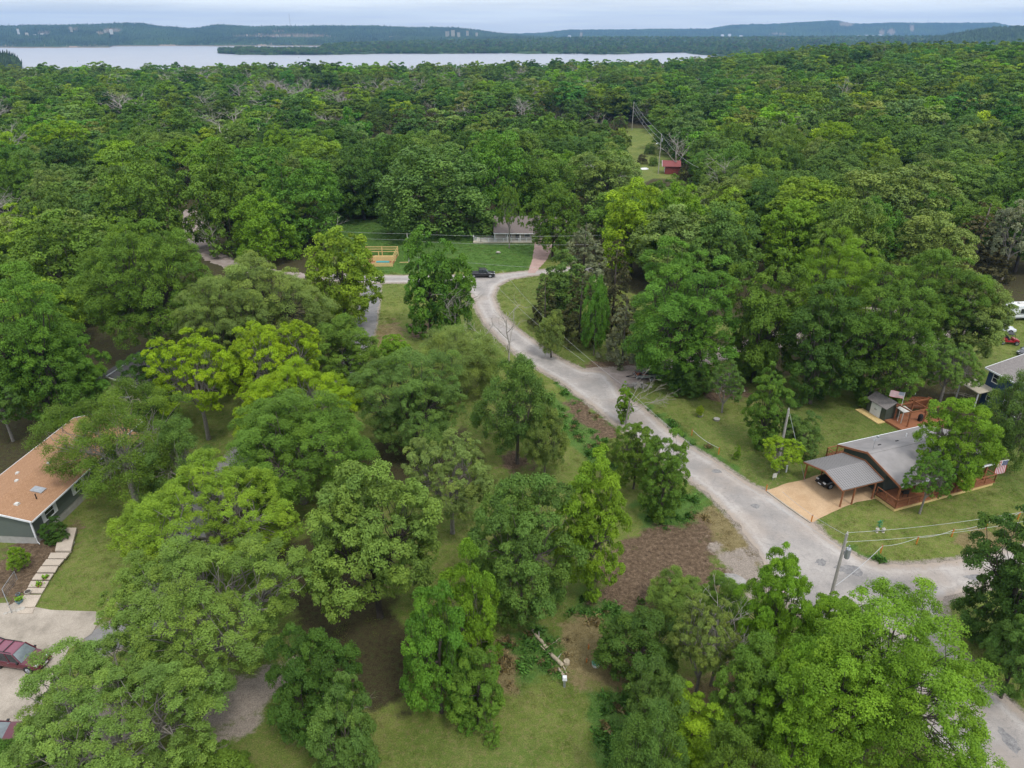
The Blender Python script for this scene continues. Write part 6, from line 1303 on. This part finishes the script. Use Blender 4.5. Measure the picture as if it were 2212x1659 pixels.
def ridge(name, label_u, prof, rb, rc, rend, base_z, nu=1400, nv=46, bumpA=5, seed=1, crest_bump=9, mat='far_wood', und=8, kind='structure', shore=.02, scars=()):
    """landform: prof = [(u, v of crest)], front edge distance rb(u), crest distance rc(u), back rend(u)"""
    rg = np.random.default_rng(seed); us = np.linspace(prof[0][0], prof[-1][0], nu); vs = np.interp(us, [p[0] for p in prof], [p[1] for p in prof])
    f = lambda q: np.interp(us, [p[0] for p in q], [p[1] for p in q]) if isinstance(q, list) else np.full(nu, float(q))
    b, c, e = f(rb), f(rc), f(rend); ph = rg.random(8) * 6.28
    bb = b + 40 * np.sin(us / 31 + ph[0]) + 25 * np.sin(us / 11 + ph[1]) + 12 * np.sin(us / 4.3 + ph[2])
    T_ = np.concatenate([[0, .004, .02], np.linspace(.05, 1, nv), 1 + np.linspace(.08, 1, 10)]); V = []; sh = []
    zc = elev(vs, c)
    for t in T_:
        if t <= 1: r = bb + (c - bb) * t
        else: r = c + (e - c) * (t - 1)
        s = t * t * (3 - 2 * t) if t <= 1 else 1
        z = base_z + (zc - base_z) * np.power(max(s, 0), .8) if t <= 1 else zc + (base_z - zc) * (t - 1)
        if t > .01:
            z = z + und * math.sin(math.pi * min(t, 1)) * (np.sin(us / 37 + t * 5 + ph[3]) + .6 * np.sin(us / 17 - t * 7 + ph[4])) * (1 if t < 1 else 0)
            z = z + rg.normal(0, bumpA, nu) + (rg.random(nu) < .3) * rg.random(nu) * crest_bump
            if t > .01: z = np.maximum(z, base_z + (7 if t >= .02 else .5))
        a = (us - CX) / FPX; X_ = a * (r * CP + (CAMH - z) * SP); s_ = np.full(nu, 1.0 if t <= shore else 0.0); dd = r * CP - (z - CAMH) * SP; vv = CY - FPX * ((z - CAMH) * CP + r * SP) / dd
        for (su, sv, ru, rv) in scars: s_ = np.where(((us - su) / ru) ** 2 + ((vv - sv) / rv) ** 2 + rg.normal(0, .25, nu) < 1, .8, s_); 
        z = np.where((s_ > .5) & (t > .03), z - 6, z); V.append(np.stack([X_, r, z], 1)); sh.append(s_)
    V = np.concatenate(V); i = np.arange(nu * len(T_)).reshape(len(T_), nu); F = np.stack([i[:-1, :-1], i[:-1, 1:], i[1:, 1:], i[1:, :-1]], -1).reshape(-1, 4)
    me = mesh_np(name, V, F, False); a_ = me.attributes.new('shore', 'FLOAT', 'POINT'); a_.data.foreach_set('value', np.concatenate(sh).astype(np.float32)); me.materials.append(M[mat])
    o = bpy.data.objects.new(name, me); C.objects.link(o); tag(o, kind=kind); return o
# left hills across the lake
PL = [(-160, 60), (0, 56.5), (100, 56), (200, 54), (250, 50.5), (310, 52.5), (350, 59), (410, 62.5), (470, 54), (550, 59), (630, 57.5), (700, 56), (800, 57.5), (900, 60), (980, 60), (1025, 66), (1075, 72), (1130, 77), (1180, 82)]
ridge('hills', 0, PL, [(-160, 4350), (235, 4400), (240, 4900), (700, 4950), (1180, 5200)], [(-160, 6000), (1180, 7200)], 9000, WZ + .6, seed=4, scars=[(243, 64, 20, 3.5), (218, 70, 8, 2.5), (560, 78, 60, 2.2), (640, 76, 70, 2.6), (95, 70, 14, 2), (158, 61, 12, 1.5), (600, 66, 14, 1.2), (855, 80, 12, 1)])
# low shoreline shoulder in front of the left hills
ridge('hills', 0, [(-160, 80), (0, 79), (120, 77), (230, 84), (330, 82), (520, 80), (700, 84), (900, 81), (1100, 80), (1200, 80)], [(-160, 4250), (235, 4330), (245, 4850), (1200, 4900)], [(-160, 5000), (1200, 5600)], 6400, WZ + .4, seed=8, nv=20, und=3, shore=.004)
# blue far right ridge
PR = [(1020, 74), (1106, 75), (1180, 71), (1230, 65), (1350, 64), (1530, 62.5), (1580, 54), (1660, 53), (1740, 48), (1800, 44.5), (1840, 50), (1860, 52.5), (1930, 49.5), (2050, 50), (2150, 50), (2180, 56), (2212, 57), (2400, 58)]
ridge('hills', 0, PR, 7600, 9500, 11000, WZ + 1, nu=1000, nv=30, bumpA=4, seed=6, scars=[(1682, 72, 17, 1.8), (1829, 51, 17, 4.2), (1905, 69, 6, 6), (1926, 68, 8, 6), (1970, 60, 5, 7), (1255, 74, 3, 5)])
ridge('hills', 0, [(-200, 70), (700, 70), (1100, 73), (1500, 71), (2400, 68)], 10800, 11600, 12200, WZ + 1, nu=300, nv=10, bumpA=4, seed=61)
# wooded middle land and peninsula
MP = [(470, 106), (520, 103), (600, 104), (690, 104), (700, 97), (760, 92), (900, 88), (1050, 86), (1150, 84), (1250, 80), (1400, 80), (1600, 80), (1800, 79), (1900, 78), (2400, 78)]
MB_ = [(470, 3120), (520, 2960), (690, 2900), (720, 2960), (800, 3050), (1100, 3130), (1270, 3020), (1300, 2960), (1400, 3150), (1480, 3240), (1500, 3000), (1600, 2500), (2400, 2300)]
ridge('hills', 0, MP, MB_, [(470, 3300), (690, 3300), (800, 4000), (1250, 4700), (2400, 4600)], [(470, 3500), (690, 3500), (800, 4700), (2400, 6600)], WZ + .5, nu=1000, nv=40, bumpA=2.0, crest_bump=4, seed=9, und=2, shore=.001)
# rising wooded hill at the right
ridge('hills', 0, [(2000, 84), (2046, 75), (2100, 66), (2150, 60), (2212, 58), (2300, 62), (2420, 75)], 2700, 3700, 4600, WZ + 8, nu=300, nv=40, bumpA=2.5, seed=12, und=4)
# little wooded point at the far left
ridge('hills', 0, [(-200, 100), (-40, 106), (0, 114), (25, 119), (40, 128), (48, 140)], 1450, 1650, 1900, WZ + 1, nu=140, nv=16, bumpA=2.2, seed=14, und=1)
# individual tree masses on the middle land, so that its edge and crest read as trees
rows = []
def hill_rows(prof, mb, mr, n, seed, umin, umax):
    rg = np.random.default_rng(seed)
    for _ in range(n):
        u = rg.uniform(umin, umax); b = np.interp(u, [p[0] for p in mb], [p[1] for p in mb]); c = np.interp(u, [p[0] for p in mr], [p[1] for p in mr]); t = rg.random() ** 1.3; r = b + 8 + (c - b) * t
        v = np.interp(u, [p[0] for p in prof], [p[1] for p in prof]); zc = elev(v, c); s = t * t * (3 - 2 * t); z = WZ + .5 + (zc - 9 - WZ) * s ** .8; a = (u - CX) / FPX
        z += 0; H = rg.uniform(9, 16); W = rg.uniform(11, 19); rows.append((a * (r * CP + (CAMH - z) * SP), r, z, H, W, fr.choice(['round', 'wide', 'tall', 'round', 'cedar']), fr.choice('GGDDTTLK')))
hill_rows(MP, MB_, [(470, 3300), (690, 3300), (800, 4000), (1250, 4700), (2400, 4600)], 9000, 3, 474, 2260)
stuff_forest('far_forest', 'low wooded land and peninsula across the lake', rows, FL)
# clearings and buildings on the far hills
def far_box(name, label, u, v, r, w, d, h, mat='cream_wall', roof='roof_grey', cat='building', group=None, tower=0):
    x = (u - CX) / FPX * (r * CP + (CAMH) * SP); z = elev(v, r); o = thing(name, label, cat, (x, r, z), fr.uniform(-.4, .4), group); m = MB(); m.box(-w / 2, w / 2, -d / 2, d / 2, -25, h); m.build('wall', M[mat], o)
    m = MB(); m.prism([(-d / 2 - .5, h), (0, h + d * .22), (d / 2 + .5, h)], -w / 2 - .5, w / 2 + .5, 'x') if not tower else m.box(-w / 2 - 1, w / 2 + 1, -d / 2 - 1, d / 2 + 1, h, h + 2); m.build('roof', M[roof], o); return o
for k, (u, v, w, h) in enumerate([(967, 71, 22, 40), (979, 70, 26, 48), (991, 72, 20, 34)]):
    o = far_box('apartment_tower', ['left', 'tallest middle', 'right'][k] + ' of the three pale apartment towers on the hill', u, v + 5, 5600, w, 20, h * .6, 'beige_siding', 'roof_grey', 'tower', 'apartment towers on the hill', 1)
spots = [(45, 62), (62, 70), (78, 74), (95, 71), (30, 84), (215, 68), (232, 64), (245, 62), (325, 70), (520, 77), (535, 74), (550, 78), (562, 72), (575, 76), (588, 79), (600, 74), (612, 77), (625, 75), (640, 78), (655, 76), (668, 77), (682, 78), (695, 77), (705, 76), (500, 80), (860, 80), (160, 57), (845, 78), (1010, 66), (1030, 70)]
ORDN = ['first', 'second', 'third', 'fourth', 'fifth', 'sixth', 'seventh', 'eighth', 'ninth', 'tenth', 'eleventh', 'twelfth', 'thirteenth', 'fourteenth', 'fifteenth', 'sixteenth', 'seventeenth', 'eighteenth', 'nineteenth', 'twentieth']
spots.sort(); cn_ = Counter()
for k, (u, v) in enumerate(spots):
    side = 'above the far left shore' if u < 110 else 'by the bare field on the left hill' if u < 260 else 'of the housing estate across the lake' if u < 720 else 'on the wooded hill near the towers'
    cn_[side] += 1; far_box('distant_house', 'tiny pale house %s, %s from the left' % (side, ORDN[cn_[side] - 1]), u, v + 3, 5200 if u < 300 else 5700, fr.uniform(10, 20), 10, fr.uniform(4, 7), fr.choice(['dirty_white', 'cream_wall', 'beige_siding']), fr.choice(['roof_grey', 'roof_mauve', 'roof_orange']), 'house', 'pale houses ' + side)
for k, (u, v) in enumerate([(1560, 74), (1575, 73), (1600, 76), (1855, 76), (1870, 75), (1885, 76), (1900, 74), (1840, 77), (1230, 76)]):
    far_box('distant_house', 'tiny white building along the foot of the blue ridge, %s from the left' % ORDN[sorted([1560, 1575, 1600, 1855, 1870, 1885, 1900, 1840, 1230]).index(u)], u, v + 3, 7900, 30, 16, 10, 'white', 'roof_grey', 'house', 'white buildings under the blue ridge')
for u, v, h, r, lb in ((631, 58, 100, 6300, 'tall red and white lattice mast on the left hills'), (1549 + 447, 52, 60, 9300, 'thin mast on the blue ridge at the right'), (1653, 55, 55, 9300, 'short mast on the blue ridge nearest the middle')):
    x = (u - CX) / FPX * (r * CP + CAMH * SP); z = elev(v, r) - 10; o = thing('radio_mast', lb, 'mast', (x, r, z)); m = MB()
    for i in range(3): a = i * 2.1; m.tube([(math.cos(a) * 2.2, math.sin(a) * 2.2, 0), (math.cos(a) * 1.2, math.sin(a) * 1.2, h)], .45, 4)
    for k in range(12): z0 = h * k / 12; m.tube([(2, 0, z0), (-1.2, 1.8, z0 + h / 12)], .3, 3); m.tube([(-1.2, 1.8, z0), (-1.2, -1.8, z0 + h / 12)], .3, 3)
    m.build('lattice', M['steel'], o); m = MB(); m.tube([(0, 0, h), (0, 0, h * 1.12)], .4, 5); m.build('antenna', M['white'], o)
# boats with wakes
for u, v, lb in ((168, 133.5, 'motor boat with a white wake on the left of the lake'), (415, 104, 'distant boat with a wake near the far shore'), (645, 125.5, 'small dark boat on the water below the peninsula')):
    b = (v - CY) / FPX; t = (WZ - CAMH) / -(SP + b * CP); x = (u - CX) / FPX * t; y = (CP - b * SP) * t; o = thing('motor_boat', lb, 'boat', (x, y, WZ), R(170)); m = MB(); m.prism([(-3.5, .2), (3, .2), (4, 1.2), (-3.5, 1.2)], -1.2, 1.2, 'y'); m.build('hull', M['white'], o); m = MB(); m.box(-.8, .8, -.8, .8, 1.2, 2.2, .2, .1); m.build('cabin', M['glass'], o)
    if u != 645:
        m = MB(); m.add([(-3, -.8, .05), (-3, .8, .05), (-40, 3.4, .05), (-40, -3.4, .05)], [(0, 1, 2, 3)]); wk = m.build('wake', M['white']); wk.location = (x, y, WZ); wk.rotation_euler = (0, 0, R(170)); tag(wk, 'white foam trail behind the %s' % ('left boat' if u < 300 else 'distant boat'), 'wake', kind='stuff')

# ------------------------------------------------------------------ grass tufts and weeds over the open ground
def tuft(seed, n, h, s):
    rg = np.random.default_rng(seed); c = rg.normal(0, s, (n, 3)); c[:, 2] = h * rg.uniform(.2, .9, n); nn = unit(rdir(rg, n) * (1, 1, .5) + (0, 0, .5))
    return leaves_mesh('grass_tuft', c, nn, h * rg.uniform(.7, 1.3, n), rg.random((n, 3)), rg, .28, 'leaf_i')
def grass():
    rg = np.random.default_rng(31); n = 190000; P = np.stack([rg.uniform(-100, 120, n), 22 + (rg.random(n) ** 1.0) * 195], 1)
    a = np.abs(P[:, 0]) < P[:, 1] * .80 + 14; P = P[a]; ok = np.ones(len(P), bool)
    for pg, mgn in ((ROAD, .15), (SIDE, .1), (CONC, .2), (PAD, .2), (BACKDRIVE, .1), (LEFTLANE, .1), (ASPH, .1)): ok &= inside_dist(P, pg) < -mgn + .25 * rg.normal(0, 1, len(P)) * 0
    P = P[ok]; ok = np.ones(len(P), bool)
    for hh, x0, x1, y0, y1 in ((H1, -.6, 14.6, -9.9, .5), (H2, 0, LL, -.1, LD), (H3, 0, W3, 0, rl), (H4, -5, W4, -.6, 12), (H5, 0, W5, 0, D5), (e5, 0, 7, 0, 5.4), (sh, -.5, SL, -1.3, 2.7), (rd, -.5, 8, -3.2, 2.9)):
        mi = (Matrix.Translation(hh.location) @ Matrix.Rotation(hh.rotation_euler.z, 4, 'Z')).inverted(); q = np.array([[mi[0][0], mi[0][1], mi[0][3]], [mi[1][0], mi[1][1], mi[1][3]]]); L_ = P @ q[:, :2].T + q[:, 2]
        ok &= ~((L_[:, 0] > x0) & (L_[:, 0] < x1) & (L_[:, 1] > y0) & (L_[:, 1] < y1))
    P = P[ok]; dirt, lush, grav, dry, floor = field(P, ['dirt', 'lush', 'grav', 'dry', 'floor']); nz_ = np.sin(P[:, 0] * .31 + np.sin(P[:, 1] * .2) * 2) * np.cos(P[:, 1] * .27) 
    keep = rg.random(len(P)) < np.clip(.42 + .3 * nz_ + .6 * lush + .35 * dry - .95 * dirt - .8 * grav - .45 * floor, .02, 1); P = P[keep]; lush, dry, nz_ = lush[keep], dry[keep], nz_[keep]
    lib_ = [('t', tuft(1, 26, .09, .22)), ('t', tuft(2, 34, .12, .3)), ('w', tuft(3, 40, .38, .26)), ('w', tuft(4, 30, .5, .2))]
    rows_ = []
    me = bpy.data.meshes.new('grass'); n = len(P); z = np.full(n, -.01); big = (lush > .5) & (P[:, 1] < 125) & (rg.random(n) < .3); idx = np.where(big, rg.integers(2, 4, n), rg.integers(0, 2, n)); s = rg.uniform(.6, 1.25, n)
    me.from_pydata(np.c_[P, z].tolist(), [], []); base = np.array([.20, .27, .055]) * np.ones((n, 3)); base[lush > .5] = (.11, .24, .045); base[dry > .5] = (.30, .23, .11); base *= (1 + .35 * rg.normal(0, 1, (n, 1)) * .6); br = rg.random(n) < .12; base[br] = (.24, .19, .09); base = np.clip(base, .01, .6)
    for nm, ty, dat, key in (('scl', 'FLOAT_VECTOR', np.stack([s, s, s * rg.uniform(.7, 1.2, n)], 1), 'vector'), ('rot', 'FLOAT_VECTOR', np.stack([s * 0, s * 0, rg.random(n) * 6.28], 1), 'vector'), ('idx', 'INT', idx, 'value'), ('tint', 'FLOAT_COLOR', np.c_[base, np.ones(n)], 'color')):
        a = me.attributes.new(nm, ty, 'POINT'); a.data.foreach_set(key, np.ascontiguousarray(dat, np.int32 if ty == 'INT' else np.float32).ravel())
    return me, lib_
gm, gl_ = grass(); scatter('grass', 'tufts of grass and weeds over the lawns and verges', gm, gl_)
# ------------------------------------------------------------------ haze
m = MB(); m.box(-12400, 12400, -12400, 12400, -75, 330); hz = m.build('haze'); tag(hz, kind='stuff')
hm = bpy.data.materials.new('haze_air'); hm.use_nodes = True; t = hm.node_tree; t.nodes.clear(); ho = N(t, 'ShaderNodeOutputMaterial'); pv = N(t, 'ShaderNodeVolumePrincipled')
pv.inputs['Color'].default_value = (.30, .58, 1.0, 1); pv.inputs['Density'].default_value = 7.5e-5; pv.inputs['Anisotropy'].default_value = .2; t.links.new(pv.outputs[0], ho.inputs['Volume']); hz.data.materials.append(hm)
